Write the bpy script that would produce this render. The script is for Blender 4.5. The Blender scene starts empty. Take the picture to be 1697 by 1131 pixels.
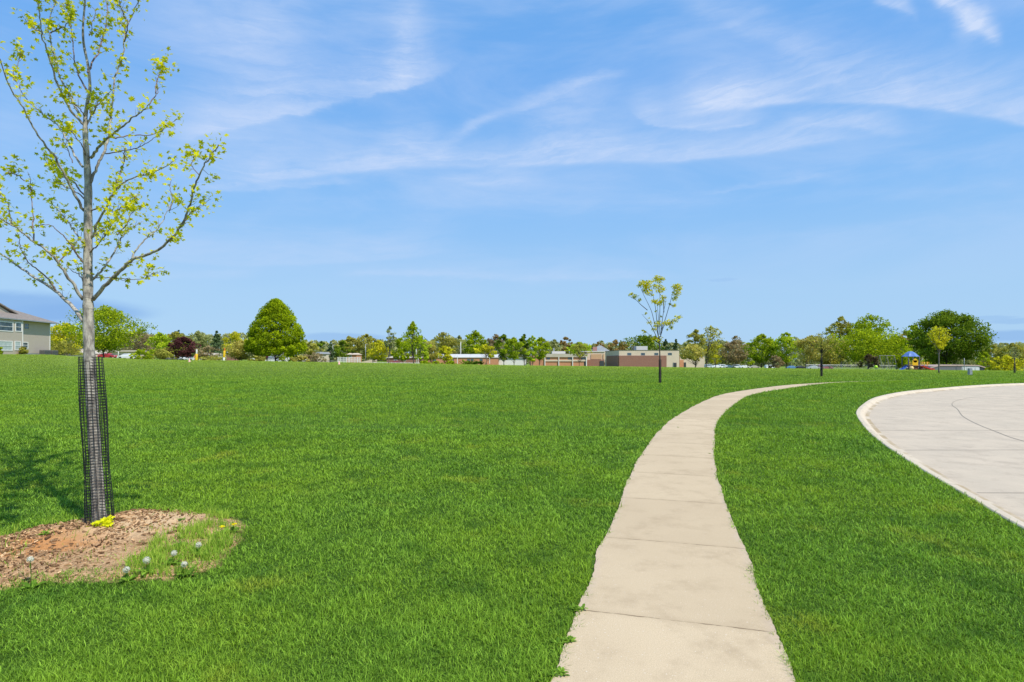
import bpy, math, random
import numpy as np
from mathutils import Vector, Matrix
from mathutils.geometry import delaunay_2d_cdt

random.seed(7)
rng = np.random.default_rng(11)
scene = bpy.context.scene
COL = scene.collection

# ------------------------------------------------------------------ survey
# the site was surveyed from the photograph: focal length, horizon and eye height
F, CX, HY, EYE = 950.0, 848.5, 595.0, 1.6

LIP_X = [-600, 0, 85, 115, 150, 200, 300, 420, 500, 600, 700, 800, 900, 1000, 1150, 1300, 1450, 1600, 1697, 2300]
LIP_Y = [587.5, 588, 588.6, 592, 594.8, 595.8, 597.5, 599, 600.5, 602, 603.5, 605.3, 607, 608, 610, 611.5, 613.3, 615, 616, 618]

def ground(X, Y):
    X = np.asarray(X, float); Y = np.asarray(Y, float)
    u = X / np.maximum(Y, 1.0)
    ye = np.interp(CX + F * u, LIP_X, LIP_Y)
    t = np.clip((Y - 45.0) / 45.0, 0, 1)
    s = t * t * (3 - 2 * t)
    g = EYE - (ye - HY) / F * np.minimum(Y, 330.0)
    return np.where(Y < 45, 0.0, g * s)

def gz(X, Y):
    return float(ground(X, Y))

def wx(px, Y):
    return (px - CX) / F * Y

def wz(py, Y):
    return EYE - (py - HY) / F * Y

def depth_at(px, py):
    lo, hi = 1.0, 320.0
    for _ in range(50):
        m = (lo + hi) / 2
        y = HY + F * (EYE - gz(wx(px, m), m)) / m
        if y > py: lo = m
        else: hi = m
    return lo

# ------------------------------------------------------------------ helpers
def tag(o, label=None, cat=None, group=None, kind=None):
    if label: o['label'] = label
    if cat: o['category'] = cat
    if group: o['group'] = group
    if kind: o['kind'] = kind
    return o

def empty(name, loc, label, cat, group=None, rz=0.0):
    o = bpy.data.objects.new(name, None)
    o.empty_display_size = 0.2
    o.location = loc
    o.rotation_euler = (0, 0, rz)
    COL.objects.link(o)
    return tag(o, label, cat, group)

class MB:
    def __init__(self):
        self.v = []; self.f = []; self.t = []
    def add(self, vs, fs, tint=0.5):
        b = len(self.v)
        self.v.extend([tuple(p) for p in vs])
        for q in fs:
            self.f.append(tuple(b + i for i in q)); self.t.append(tint)
    def box(self, x0, x1, y0, y1, z0, z1):
        vs = [(x0,y0,z0),(x1,y0,z0),(x1,y1,z0),(x0,y1,z0),(x0,y0,z1),(x1,y0,z1),(x1,y1,z1),(x0,y1,z1)]
        self.add(vs, [(0,3,2,1),(4,5,6,7),(0,1,5,4),(1,2,6,5),(2,3,7,6),(3,0,4,7)])
    def tube(self, pts, rad, n=6, cap=True):
        pts = [Vector(p) for p in pts]
        if not hasattr(rad, '__len__'): rad = [rad] * len(pts)
        rings = []
        ref = None
        for i, p in enumerate(pts):
            a = pts[max(i-1, 0)]; b = pts[min(i+1, len(pts)-1)]
            d = (b - a)
            if d.length < 1e-9: d = Vector((0,0,1))
            d.normalize()
            if ref is None:
                ref = Vector((1,0,0)) if abs(d.x) < 0.8 else Vector((0,1,0))
            s = ref - d * ref.dot(d); s.normalize(); ref = s
            t = d.cross(s)
            rings.append([p + (s * math.cos(2*math.pi*k/n) + t * math.sin(2*math.pi*k/n)) * rad[i] for k in range(n)])
        vs = [q for r in rings for q in r]
        fs = []
        for i in range(len(rings)-1):
            for k in range(n):
                fs.append((i*n+k, i*n+(k+1)%n, (i+1)*n+(k+1)%n, (i+1)*n+k))
        if cap:
            fs.append(tuple(range(n))[::-1]); fs.append(tuple((len(rings)-1)*n + k for k in range(n)))
        self.add(vs, fs)
    def lathe(self, prof, n=16, c=(0,0,0)):
        vs = []; fs = []
        for (r, z) in prof:
            for k in range(n):
                a = 2*math.pi*k/n
                vs.append((c[0]+r*math.cos(a), c[1]+r*math.sin(a), c[2]+z))
        for i in range(len(prof)-1):
            for k in range(n):
                fs.append((i*n+k, i*n+(k+1)%n, (i+1)*n+(k+1)%n, (i+1)*n+k))
        self.add(vs, fs)
    def build(self, name, m, parent=None, loc=None, smooth=False):
        me = bpy.data.meshes.new(name)
        me.from_pydata(self.v, [], self.f)
        if m: me.materials.append(m)
        if smooth: me.polygons.foreach_set('use_smooth', [True]*len(me.polygons))
        me.update()
        o = bpy.data.objects.new(name, me)
        if parent is not None: o.parent = parent
        if loc is not None: o.location = loc
        COL.objects.link(o)
        return o

def np_mesh(name, verts, counts, loops, m, parent=None, tint=None, loc=None, smooth=False, extra=None):
    """verts (n,3); counts per polygon; loops flat vertex indices; tint per face"""
    me = bpy.data.meshes.new(name)
    me.vertices.add(len(verts)); me.vertices.foreach_set('co', np.asarray(verts, np.float32).ravel())
    me.loops.add(len(loops)); me.loops.foreach_set('vertex_index', np.asarray(loops, np.int32))
    counts = np.asarray(counts, np.int32)
    starts = np.concatenate([[0], np.cumsum(counts)[:-1]]).astype(np.int32)
    me.polygons.add(len(counts)); me.polygons.foreach_set('loop_start', starts); me.polygons.foreach_set('loop_total', counts)
    me.polygons.foreach_set('use_smooth', np.full(len(counts), bool(smooth)))
    me.update(calc_edges=True)
    if tint is not None:
        a = me.attributes.new('tint', 'FLOAT', 'FACE'); a.data.foreach_set('value', np.asarray(tint, np.float32))
    if extra is not None:
        a = me.attributes.new('hgt', 'FLOAT', 'POINT'); a.data.foreach_set('value', np.asarray(extra, np.float32))
    me.materials.append(m)
    o = bpy.data.objects.new(name, me)
    if parent is not None: o.parent = parent
    if loc is not None: o.location = loc
    COL.objects.link(o)
    return o

def in_poly(x, y, poly):
    inside = np.zeros(x.shape, bool)
    n = len(poly)
    for i in range(n):
        x0, y0 = poly[i]; x1, y1 = poly[(i+1) % n]
        c = ((y0 > y) != (y1 > y)) & (x < (x1-x0)*(y-y0)/(y1-y0+1e-12)+x0)
        inside ^= c
    return inside

# ------------------------------------------------------------------ materials
def new_mat(name):
    m = bpy.data.materials.new(name); m.use_nodes = True
    nt = m.node_tree; nt.nodes.clear()
    out = nt.nodes.new('ShaderNodeOutputMaterial')
    return m, nt, out

def N(nt, typ, **kw):
    n = nt.nodes.new(typ)
    for k, v in kw.items():
        if k.startswith('i_'):
            key = k[2:]
            n.inputs[int(key) if key.isdigit() else key].default_value = v
        else: setattr(n, k, v)
    return n

def rgba(c): return (c[0], c[1], c[2], 1.0)

def noise(nt, vec, scale, detail=4, rough=0.55, dist=0.0):
    n = N(nt, 'ShaderNodeTexNoise'); n.inputs['Scale'].default_value = scale
    n.inputs['Detail'].default_value = detail; n.inputs['Roughness'].default_value = rough
    n.inputs['Distortion'].default_value = dist
    if vec is not None: nt.links.new(vec, n.inputs['Vector'])
    return n.outputs['Fac']

def mix(nt, fac, a, b, mode='MIX'):
    n = N(nt, 'ShaderNodeMix', data_type='RGBA', blend_type=mode)
    for s, v in ((0, fac), (6, a), (7, b)):
        if isinstance(v, (float, int)): n.inputs[s].default_value = v
        elif isinstance(v, tuple): n.inputs[s].default_value = rgba(v)
        else: nt.links.new(v, n.inputs[s])
    return n.outputs[2]

def mth(nt, op, a, b=None, c=None, clamp=False):
    n = N(nt, 'ShaderNodeMath', operation=op, use_clamp=clamp)
    for s, v in ((0, a), (1, b), (2, c)):
        if v is None: continue
        if isinstance(v, (float, int)): n.inputs[s].default_value = float(v)
        else: nt.links.new(v, n.inputs[s])
    return n.outputs[0]

def ramp(nt, fac, lo, hi, a=0.0, b=1.0):
    n = N(nt, 'ShaderNodeMapRange', interpolation_type='SMOOTHSTEP')
    nt.links.new(fac, n.inputs[0])
    for i, v in ((1, lo), (2, hi), (3, a), (4, b)): n.inputs[i].default_value = v
    return n.outputs[0]

def pos(nt):
    return N(nt, 'ShaderNodeNewGeometry').outputs['Position']

def surf(name, c1, c2=None, scale=6.0, rough=0.75, bump=0.0, bscale=40.0, metal=0.0, spec=0.3):
    m, nt, out = new_mat(name)
    b = N(nt, 'ShaderNodeBsdfPrincipled')
    tc = N(nt, 'ShaderNodeTexCoord').outputs['Object']
    if c2 is None: c2 = tuple(x*0.8 for x in c1)
    f = noise(nt, tc, scale)
    f = ramp(nt, f, 0.3, 0.7)
    nt.links.new(mix(nt, f, c1, c2), b.inputs['Base Color'])
    b.inputs['Roughness'].default_value = rough
    b.inputs['Metallic'].default_value = metal
    b.inputs['Specular IOR Level'].default_value = spec
    if bump:
        bp = N(nt, 'ShaderNodeBump'); bp.inputs['Strength'].default_value = bump
        bp.inputs['Distance'].default_value = 0.02
        nt.links.new(noise(nt, tc, bscale), bp.inputs['Height'])
        nt.links.new(bp.outputs[0], b.inputs['Normal'])
    nt.links.new(b.outputs[0], out.inputs[0])
    return m

def leaf_mat(name, cd, cl, trans=0.42):
    m, nt, out = new_mat(name)
    at = N(nt, 'ShaderNodeAttribute', attribute_name='tint').outputs['Fac']
    cd = tuple(min(x*1.25, 0.9) for x in cd); cl = tuple(min(x*1.3, 0.92) for x in cl)
    c = mix(nt, at, cd, cl)
    d = N(nt, 'ShaderNodeBsdfDiffuse'); t = N(nt, 'ShaderNodeBsdfTranslucent')
    nt.links.new(c, d.inputs[0])
    nt.links.new(mix(nt, 0.35, c, (min(cl[0]*1.3,1), min(cl[1]*1.3,1), cl[2]*0.6)), t.inputs[0])
    ms = N(nt, 'ShaderNodeMixShader'); ms.inputs[0].default_value = trans
    nt.links.new(d.outputs[0], ms.inputs[1]); nt.links.new(t.outputs[0], ms.inputs[2])
    nt.links.new(ms.outputs[0], out.inputs[0])
    return m

def brick_mat(name, c1, c2, mortar, scale=1.0):
    m, nt, out = new_mat(name)
    tc = N(nt, 'ShaderNodeTexCoord').outputs['Object']
    sep = N(nt, 'ShaderNodeSeparateXYZ'); nt.links.new(tc, sep.inputs[0])
    cmb = N(nt, 'ShaderNodeCombineXYZ')
    nt.links.new(mth(nt, 'ADD', sep.outputs[0], sep.outputs[1]), cmb.inputs[0]); nt.links.new(sep.outputs[2], cmb.inputs[1])
    br = N(nt, 'ShaderNodeTexBrick'); nt.links.new(cmb.outputs[0], br.inputs['Vector'])
    br.inputs['Color1'].default_value = rgba(c1); br.inputs['Color2'].default_value = rgba(c2); br.inputs['Mortar'].default_value = rgba(mortar)
    br.inputs['Scale'].default_value = scale; br.inputs['Brick Width'].default_value = 0.4; br.inputs['Row Height'].default_value = 0.2
    br.inputs['Mortar Size'].default_value = 0.012
    b = N(nt, 'ShaderNodeBsdfPrincipled'); b.inputs['Roughness'].default_value = 0.9
    col = mix(nt, mth(nt, 'MULTIPLY', noise(nt, tc, 0.5), 0.5), br.outputs[0], tuple(x*0.75 for x in c1))
    nt.links.new(col, b.inputs['Base Color']); nt.links.new(b.outputs[0], out.inputs[0])
    return m

def lap_mat(name, c1, c2, period=0.15, rough=0.8):
    m, nt, out = new_mat(name)
    tc = N(nt, 'ShaderNodeTexCoord').outputs['Object']
    sep = N(nt, 'ShaderNodeSeparateXYZ'); nt.links.new(tc, sep.inputs[0])
    fr = mth(nt, 'FRACT', mth(nt, 'DIVIDE', sep.outputs[2], period))
    line = ramp(nt, fr, 0.0, 0.14, 1.0, 0.0)
    c = mix(nt, noise(nt, tc, 1.2), c1, c2)
    c = mix(nt, mth(nt, 'MULTIPLY', line, 0.55), c, tuple(x*0.4 for x in c1))
    b = N(nt, 'ShaderNodeBsdfPrincipled'); b.inputs['Roughness'].default_value = rough
    bp = N(nt, 'ShaderNodeBump'); bp.inputs['Strength'].default_value = 0.5; bp.inputs['Distance'].default_value = 0.02
    nt.links.new(fr, bp.inputs['Height']); nt.links.new(bp.outputs[0], b.inputs['Normal'])
    nt.links.new(c, b.inputs['Base Color']); nt.links.new(b.outputs[0], out.inputs[0])
    return m

M = {}
M['bark_pale'] = None
def bark(name, c1, c2, c3, vs=5.0):
    m, nt, out = new_mat(name)
    tc = N(nt, 'ShaderNodeTexCoord').outputs['Object']
    mp = N(nt, 'ShaderNodeMapping'); mp.inputs['Scale'].default_value = (6, 6, 1.6); nt.links.new(tc, mp.inputs[0])
    f1 = ramp(nt, noise(nt, mp.outputs[0], vs, 5, 0.65), 0.36, 0.64)
    mp2 = N(nt, 'ShaderNodeMapping'); mp2.inputs['Scale'].default_value = (3, 3, 20); nt.links.new(tc, mp2.inputs[0])
    f2 = ramp(nt, noise(nt, mp2.outputs[0], 3.0, 4, 0.6), 0.55, 0.72)
    c = mix(nt, f1, c1, c2)
    c = mix(nt, mth(nt, 'MULTIPLY', f2, 0.7), c, c3)
    b = N(nt, 'ShaderNodeBsdfPrincipled'); b.inputs['Roughness'].default_value = 0.85; b.inputs['Specular IOR Level'].default_value = 0.2
    bp = N(nt, 'ShaderNodeBump'); bp.inputs['Strength'].default_value = 0.6; bp.inputs['Distance'].default_value = 0.01
    nt.links.new(noise(nt, mp.outputs[0], 12, 5, 0.7), bp.inputs['Height']); nt.links.new(bp.outputs[0], b.inputs['Normal'])
    nt.links.new(c, b.inputs['Base Color']); nt.links.new(b.outputs[0], out.inputs[0])
    return m
M['bark_pale'] = bark('bark_pale', (0.52,0.47,0.39), (0.20,0.175,0.15), (0.055,0.05,0.045))  # strong dark mottling: bark markings plus dappled leaf shade put into the colour
M['bark_grey'] = bark('bark_grey', (0.22,0.19,0.16), (0.12,0.10,0.085), (0.06,0.05,0.045))
M['bark_dark'] = bark('bark_dark', (0.10,0.08,0.065), (0.055,0.045,0.04), (0.03,0.025,0.02))
M['twig'] = bark('bark_twig', (0.30,0.22,0.18), (0.16,0.11,0.10), (0.09,0.06,0.055))
M['black_plastic'] = surf('black_plastic', (0.012,0.012,0.014), (0.02,0.02,0.022), 20, 0.5)

PAL = {
 'bright':  leaf_mat('leaf_bright', (0.110,0.165,0.010), (0.420,0.480,0.018)),
 'fresh':   leaf_mat('leaf_fresh', (0.140,0.210,0.012), (0.500,0.580,0.030)),
 'maple':   leaf_mat('leaf_maple', (0.075,0.125,0.006), (0.400,0.470,0.012)),
 'deep':    leaf_mat('leaf_deep', (0.030,0.060,0.007), (0.230,0.310,0.022)),
 'spruce':  leaf_mat('leaf_spruce', (0.040,0.072,0.030), (0.130,0.180,0.075), 0.2),
 'olive':   leaf_mat('leaf_olive', (0.150,0.140,0.030), (0.460,0.430,0.080)),
 'yellow':  leaf_mat('leaf_yellow', (0.250,0.230,0.015), (0.660,0.610,0.030)),
 'straw':   leaf_mat('leaf_straw', (0.220,0.190,0.045), (0.560,0.490,0.120)),
 'grey':    leaf_mat('leaf_grey', (0.150,0.165,0.060), (0.400,0.410,0.150)),
 'brown':   leaf_mat('leaf_brown', (0.170,0.120,0.065), (0.380,0.300,0.160)),
 'rust':    leaf_mat('leaf_rust', (0.160,0.110,0.035), (0.420,0.270,0.090)),
 'brush':   leaf_mat('leaf_brush', (0.045,0.030,0.018), (0.140,0.105,0.050), 0.2),
 'purple':  leaf_mat('leaf_purple', (0.035,0.012,0.014), (0.125,0.045,0.045), 0.15),
 'hero':    leaf_mat('leaf_hero', (0.240,0.260,0.008), (0.720,0.670,0.018), 0.45),
 'sprout':  leaf_mat('leaf_sprout', (0.500,0.520,0.010), (0.800,0.780,0.020), 0.4),
 'weed':    leaf_mat('leaf_weed', (0.060,0.130,0.015), (0.220,0.360,0.040), 0.3),
}

# ------------------------------------------------------------------ camera, sun, world
cam = bpy.data.cameras.new('camera'); co = bpy.data.objects.new('camera', cam); COL.objects.link(co)
cam.sensor_width = 36.0; cam.lens = F / 1697.0 * 36.0
cam.shift_y = (HY - 565.5) / 1697.0
cam.clip_start = 0.1; cam.clip_end = 9000
co.location = (0, 0, EYE); co.rotation_euler = (math.pi/2, 0, 0)
scene.camera = co

SUN_EL = math.radians(52); SUN_AZ = math.radians(134)   # azimuth from +Y towards +X
sv = Vector((math.sin(SUN_AZ)*math.cos(SUN_EL), math.cos(SUN_AZ)*math.cos(SUN_EL), math.sin(SUN_EL)))
sl = bpy.data.lights.new('sun', 'SUN'); so = bpy.data.objects.new('sun', sl); COL.objects.link(so)
sl.energy = 4.6; sl.angle = math.radians(0.5); sl.color = (1.0, 0.955, 0.88)
so.rotation_euler = sv.to_track_quat('Z', 'Y').to_euler(); so.location = (20, -20, 40)

scene.view_settings.view_transform = 'Standard'; scene.view_settings.look = 'None'
scene.view_settings.exposure = 0; scene.view_settings.gamma = 1

w = bpy.data.worlds.new('World'); scene.world = w; w.use_nodes = True
nt = w.node_tree; nt.nodes.clear()
wo = nt.nodes.new('ShaderNodeOutputWorld'); bg = nt.nodes.new('ShaderNodeBackground'); bg.inputs[1].default_value = 0.1
nt.links.new(bg.outputs[0], wo.inputs[0])
sky = nt.nodes.new('ShaderNodeTexSky'); sky.sky_type = 'NISHITA'; sky.sun_disc = False
sky.sun_elevation = SUN_EL; sky.sun_rotation = SUN_AZ; sky.air_density = 1.0; sky.dust_density = 0.6; sky.ozone_density = 1.6
tcw = nt.nodes.new('ShaderNodeTexCoord').outputs['Generated']
sp = N(nt, 'ShaderNodeSeparateXYZ'); nt.links.new(tcw, sp.inputs[0])
AZ = mth(nt, 'ARCTAN2', sp.outputs[0], sp.outputs[1])
EL = mth(nt, 'ARCSINE', sp.outputs[2])
cr = nt.nodes.new('ShaderNodeValToRGB')
mr = N(nt, 'ShaderNodeMapRange'); nt.links.new(EL, mr.inputs[0]); mr.inputs[1].default_value = -0.05; mr.inputs[2].default_value = 0.75
nt.links.new(mr.outputs[0], cr.inputs[0])
els = cr.color_ramp.elements
stops = [(0.0, (0.40,0.62,0.93)), (0.09, (0.415,0.66,0.95)), (0.2, (0.395,0.65,0.96)), (0.38, (0.265,0.555,0.985)), (0.62, (0.178,0.455,0.95)), (1.0, (0.15,0.42,0.88))]
els[0].position = stops[0][0]; els[0].color = rgba(stops[0][1])
els[1].position = stops[-1][0]; els[1].color = rgba(stops[-1][1])
for p, c in stops[1:-1]:
    e = els.new(p); e.color = rgba(c)
sc10 = N(nt, 'ShaderNodeVectorMath', operation='SCALE'); nt.links.new(cr.outputs[0], sc10.inputs[0]); sc10.inputs['Scale'].default_value = 10.0
skycol = mix(nt, 0.88, sky.outputs[0], sc10.outputs[0])

def ae(px, py):
    a = math.atan((px - CX) / F)
    return a, math.atan((HY - py) / F * math.cos(a))
def cvec(sa, se, oa=0.0):
    c = N(nt, 'ShaderNodeCombineXYZ')
    nt.links.new(mth(nt, 'MULTIPLY_ADD', AZ, sa, oa), c.inputs[0]); nt.links.new(mth(nt, 'MULTIPLY', EL, se), c.inputs[1])
    return c.outputs[0]
warp = mth(nt, 'MULTIPLY', mth(nt, 'SUBTRACT', noise(nt, cvec(3.0, 7.0), 1.6, 5, 0.6), 0.5), 0.05)
warp2 = mth(nt, 'MULTIPLY', mth(nt, 'SUBTRACT', noise(nt, cvec(9, 30, 4.0), 1.0, 6, 0.65), 0.5), 0.026)
ELw = mth(nt, 'ADD', mth(nt, 'ADD', EL, warp), warp2)
cw = N(nt, 'ShaderNodeCombineXYZ')
nt.links.new(mth(nt, 'MULTIPLY', AZ, 3.2), cw.inputs[0]); nt.links.new(mth(nt, 'MULTIPLY', mth(nt, 'ADD', ELw, mth(nt, 'MULTIPLY', AZ, -0.12)), 34.0), cw.inputs[1])
fib = ramp(nt, noise(nt, cw.outputs[0], 1.7, 9, 0.68, 0.7), 0.30, 0.70, 0.22, 1.0)
puff = ramp(nt, noise(nt, cvec(7, 12, 3.0), 1.3, 7, 0.62, 0.5), 0.34, 0.70, 0.1, 1.0)
strokes = [
 ([(326,314),(433,300),(521,287),(654,276),(786,271),(900,269),(1000,267),(1127,264),(1259,252),(1348,236),(1480,219)], 26, 5, 0.50, 0.16),
 ([(300,322),(380,316),(480,304),(610,292)], 7, 4, 0.28, 0.10),
 ([(280,240),(388,217),(455,188),(521,170),(610,158),(676,145),(720,128),(760,100)], 42, 6, 0.46, 0.10),
 ([(720,248),(831,188),(919,156),(1000,130),(1050,115)], 9, 9, 0.34, 0.07),
 ([(600,262),(650,240),(700,236),(760,262)], 26, 20, 0.32, 0.06),
 ([(860,215),(930,190),(1000,160),(1030,140)], 30, 20, 0.24, 0.06),
 ([(1045,180),(1074,201),(1127,210),(1200,209),(1260,202)], 26, 4, 0.46, 0.05),
 ([(1110,190),(1193,186),(1259,172),(1326,165),(1392,162),(1480,168),(1569,186),(1697,204),(1800,215)], 38, 5, 0.60, 0.06),
 ([(1299,208),(1370,214),(1436,212),(1502,221)], 13, 7, 0.46, 0.04),
 ([(1149,316),(1281,305),(1392,294)], 4, 4, 0.20, 0.05),
 ([(720,303),(800,299),(900,297)], 14, 10, 0.24, 0.06),
 ([(200,418),(300,428),(477,436),(654,427),(764,415)], 34, 4, 0.25, 0.09),
 ([(560,457),(786,456),(1000,464),(1120,466)], 8, 5, 0.24, 0.08),
 ([(180,470),(330,455),(450,448)], 9, 6, 0.16, 0.06),
 ([(1535,-14),(1600,22),(1660,56)], 16, 9, 0.80, 0.015),
 ([(1440,-4),(1480,10),(1520,28)], 8, 6, 0.50, 0.015),
 ([(1575,40),(1610,45),(1640,2)], 8, 10, 0.35, 0.02),
 ([(1120,2),(1259,49),(1348,92),(1390,110)], 22, 14, 0.26, 0.05),
 ([(1300,90),(1420,110),(1560,125),(1697,130)], 30, 40, 0.20, 0.08),
 ([(920,340),(1050,332),(1200,335)], 22, 22, 0.16, 0.08),
 ([(200,30),(330,20),(470,30),(560,60)], 60, 60, 0.26, 0.12),
 ([(330,120),(420,105),(500,130)], 60, 60, 0.22, 0.10),
 ([(640,110),(680,40),(720,60)], 70, 70, 0.30, 0.05),
 ([(380,370),(480,345),(650,350)], 12, 12, 0.14, 0.06),
 ([(240,300),(330,255),(430,262),(520,300)], 60, 45, 0.30, 0.10),
 ([(560,110),(640,90),(720,95)], 60, 55, 0.22, 0.06),
 ([(860,262),(960,235),(1040,250)], 26, 16, 0.26, 0.06),
 ([(620,395),(760,340),(1000,345)], 40, 30, 0.14, 0.10),
 ([(1300,345),(1450,318),(1600,312)], 8, 8, 0.12, 0.06),
]
total = None
for k, (pts, wu, wd, st, soft) in enumerate(strokes):
    if st < 0.7: wu *= 1.3; st *= 0.88
    pa = [ae(*p) for p in pts]
    A = np.array([p[0] for p in pa]); E = np.array([p[1] for p in pa])
    deg = 3 if len(pts) > 4 else 2
    am = A.mean(); cf = np.polyfit(A - am, E, deg)
    x = mth(nt, 'SUBTRACT', AZ, float(am))
    p = None
    for c in cf:
        p = float(c) if p is None else (mth(nt, 'MULTIPLY_ADD', x, p, float(c)))
    d = mth(nt, 'SUBTRACT', ELw if k not in (0, 7, 11) else mth(nt, 'ADD', EL, mth(nt, 'MULTIPLY', warp, 0.4)), p)
    up = mth(nt, 'GREATER_THAN', d, 0.0)
    wd_ = mth(nt, 'MULTIPLY_ADD', up, (wu - wd) / F, wd / F)
    q = mth(nt, 'DIVIDE', d, wd_)
    g = mth(nt, 'EXPONENT', mth(nt, 'MULTIPLY', mth(nt, 'MULTIPLY', q, q), -1.0))
    g = mth(nt, 'MULTIPLY', g, ramp(nt, AZ, float(A.min() - soft*0.3), float(A.min() + soft)))
    g = mth(nt, 'MULTIPLY', g, ramp(nt, AZ, float(A.max() - soft), float(A.max() + soft*0.3), 1.0, 0.0))
    g = mth(nt, 'MULTIPLY', g, st)
    total = g if total is None else mth(nt, 'ADD', total, g)
total = mth(nt, 'MULTIPLY', total, mth(nt, 'MULTIPLY_ADD', puff, 0.50, 0.80))
total = mth(nt, 'MULTIPLY', total, mth(nt, 'MULTIPLY_ADD', fib, 0.75, 0.35))
veil = mth(nt, 'MULTIPLY', ramp(nt, noise(nt, cvec(2.2, 9.0, 9.0), 1.2, 6, 0.6, 0.4), 0.36, 0.75), 0.32)
veil = mth(nt, 'MULTIPLY', veil, ramp(nt, EL, 0.05, 0.25))
total = mth(nt, 'ADD', total, veil, clamp=True)
skycol = mix(nt, total, skycol, (6.1, 7.3, 9.7))
def blob(px, py, rx, ry, st):
    a, e = ae(px, py)
    dx = mth(nt, 'DIVIDE', mth(nt, 'SUBTRACT', AZ, a), rx / F)
    dy = mth(nt, 'DIVIDE', mth(nt, 'SUBTRACT', mth(nt, 'ADD', EL, mth(nt, 'MULTIPLY', warp2, 0.6)), e), ry / F)
    r = mth(nt, 'SQRT', mth(nt, 'ADD', mth(nt, 'MULTIPLY', dx, dx), mth(nt, 'MULTIPLY', dy, dy)))
    return ramp(nt, r, 0.55, 1.15, st, 0.0)
for b in ((30,508,150,20,0.62), (140,520,80,14,0.35), (1680,556,70,9,0.5), (570,560,80,8,0.4), (1690,530,40,4,0.3), (1197,464,24,3,0.16), (1640,525,30,3,0.25)):
    skycol = mix(nt, blob(*b), skycol, (2.05, 4.1, 8.0))
nt.links.new(skycol, bg.inputs[0])
GRASS_D = (0.052,0.140,0.006); GRASS_L = (0.445,0.730,0.075); GRASS_Q = 1.0
# ------------------------------------------------------------------ path and road lines (world metres)
PATH = [(-0.75,-3.0),(-0.1,-0.5),(0.81,2.84),(1.33,4.72),(2.23,7.88),(2.96,10.1),(4.41,14.07),(5.55,16.7),(7.5,20.8),(10.0,25.5),(13.5,30.2),(18.1,35.3),(24.0,39.6),(33.0,43.6),(50.0,47.0),(90.0,49.0)]
KERB = [(3.6,-6.0),(3.75,-2.0),(4.0,1.5),(4.3,3.5),(4.8,5.39),(5.25,6.59),(6.09,8.74),(7.4,11.74),(8.7,14.3),(10.2,17.0),(12.3,20.1),(15.2,23.9),(19.2,28.0),(23.3,31.2),(26.9,33.8),(30.9,36.2),(35.5,38.2),(44.0,40.0),(60.0,41.0),(95.0,41.5)]

def spline(pts, n=12):
    P = [Vector((p[0], p[1], 0)) for p in pts]
    P = [P[0]*2-P[1]] + P + [P[-1]*2-P[-2]]
    out = []
    for i in range(1, len(P)-2):
        p0, p1, p2, p3 = P[i-1], P[i], P[i+1], P[i+2]
        d1 = max((p1-p0).length, 1e-6)**0.5; d2 = max((p2-p1).length, 1e-6)**0.5; d3 = max((p3-p2).length, 1e-6)**0.5
        m1 = (p2-p1) + ((p1-p0)/d1 - (p2-p0)/(d1+d2))*d2
        m2 = (p2-p1) + ((p3-p2)/d3 - (p3-p1)/(d2+d3))*d2
        for k in range(n):
            t = k / n
            h = (2*t**3-3*t**2+1)*p1 + (t**3-2*t**2+t)*m1 + (-2*t**3+3*t**2)*p2 + (t**3-t**2)*m2
            out.append((h.x, h.y))
    out.append((P[-2].x, P[-2].y))
    return np.array(out)
PL = spline(PATH, 14); KL = spline(KERB, 10)
def offset(line, d):
    t = np.gradient(line, axis=0); t /= np.linalg.norm(t, axis=1)[:, None]
    return line + np.stack([t[:,1], -t[:,0]], 1) * d          # + = to the right of travel
def side_dist(line, X, Y):
    """signed distance to a line that is single valued in Y: positive on its right"""
    xs = np.interp(Y, line[:,1], line[:,0])
    sl_ = np.interp(Y, line[:,1], np.gradient(line[:,0]) / np.maximum(np.gradient(line[:,1]), 1e-6))
    return (X - xs) / np.sqrt(1 + sl_**2)
PW = 0.60          # half width of the sidewalk
def wig(s, k=0.0):
    return 0.5*np.sin(s*2.1+k) + 0.35*np.sin(s*5.3+1.7*k+1) + 0.3*np.sin(s*11.7+k*3) + 0.2*np.sin(s*23.1+k)

# mulch bed outlines
def K2(px, py): 
    Y = 1520.0/(py-HY); return (wx(px, Y), Y)
BED = [(-6.6,5.1)] + [K2(*p) for p in [(0,898),(39,882),(104,872),(145,864),(189,855),(233,848),(324,851),(362,862),(366,882),(259,897),(248,922),(207,955),(130,961),(60,970),(0,978)]] + [(-4.4,3.7),(-6.4,3.9)]
BED2 = [K2(*p) for p in [(350,850),(398,868),(392,900),(350,945),(300,962),(207,962),(130,966),(207,945),(245,922),(255,896),(330,880)]]
TREE_BASE = (wx(165, 5.49), 5.49)

# ------------------------------------------------------------------ ground
gm, nt, out = new_mat('lawn_soil')
P = pos(nt)
f = ramp(nt, noise(nt, P, 1.3, 6, 0.65), 0.35, 0.65)
g = noise(nt, P, 60.0, 4, 0.7)
c = mix(nt, f, (0.030,0.065,0.008), (0.050,0.095,0.012))
c = mix(nt, ramp(nt, g, 0.4, 0.7), c, (0.08,0.17,0.02))
sepg = N(nt, 'ShaderNodeSeparateXYZ'); nt.links.new(P, sepg.inputs[0])
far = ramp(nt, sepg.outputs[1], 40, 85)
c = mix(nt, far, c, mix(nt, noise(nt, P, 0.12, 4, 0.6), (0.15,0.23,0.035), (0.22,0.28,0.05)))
uu = mth(nt, 'DIVIDE', mth(nt, 'SUBTRACT', mth(nt, 'ABSOLUTE', sepg.outputs[0]), 1.6), mth(nt, 'MAXIMUM', sepg.outputs[1], 0.2))
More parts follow.
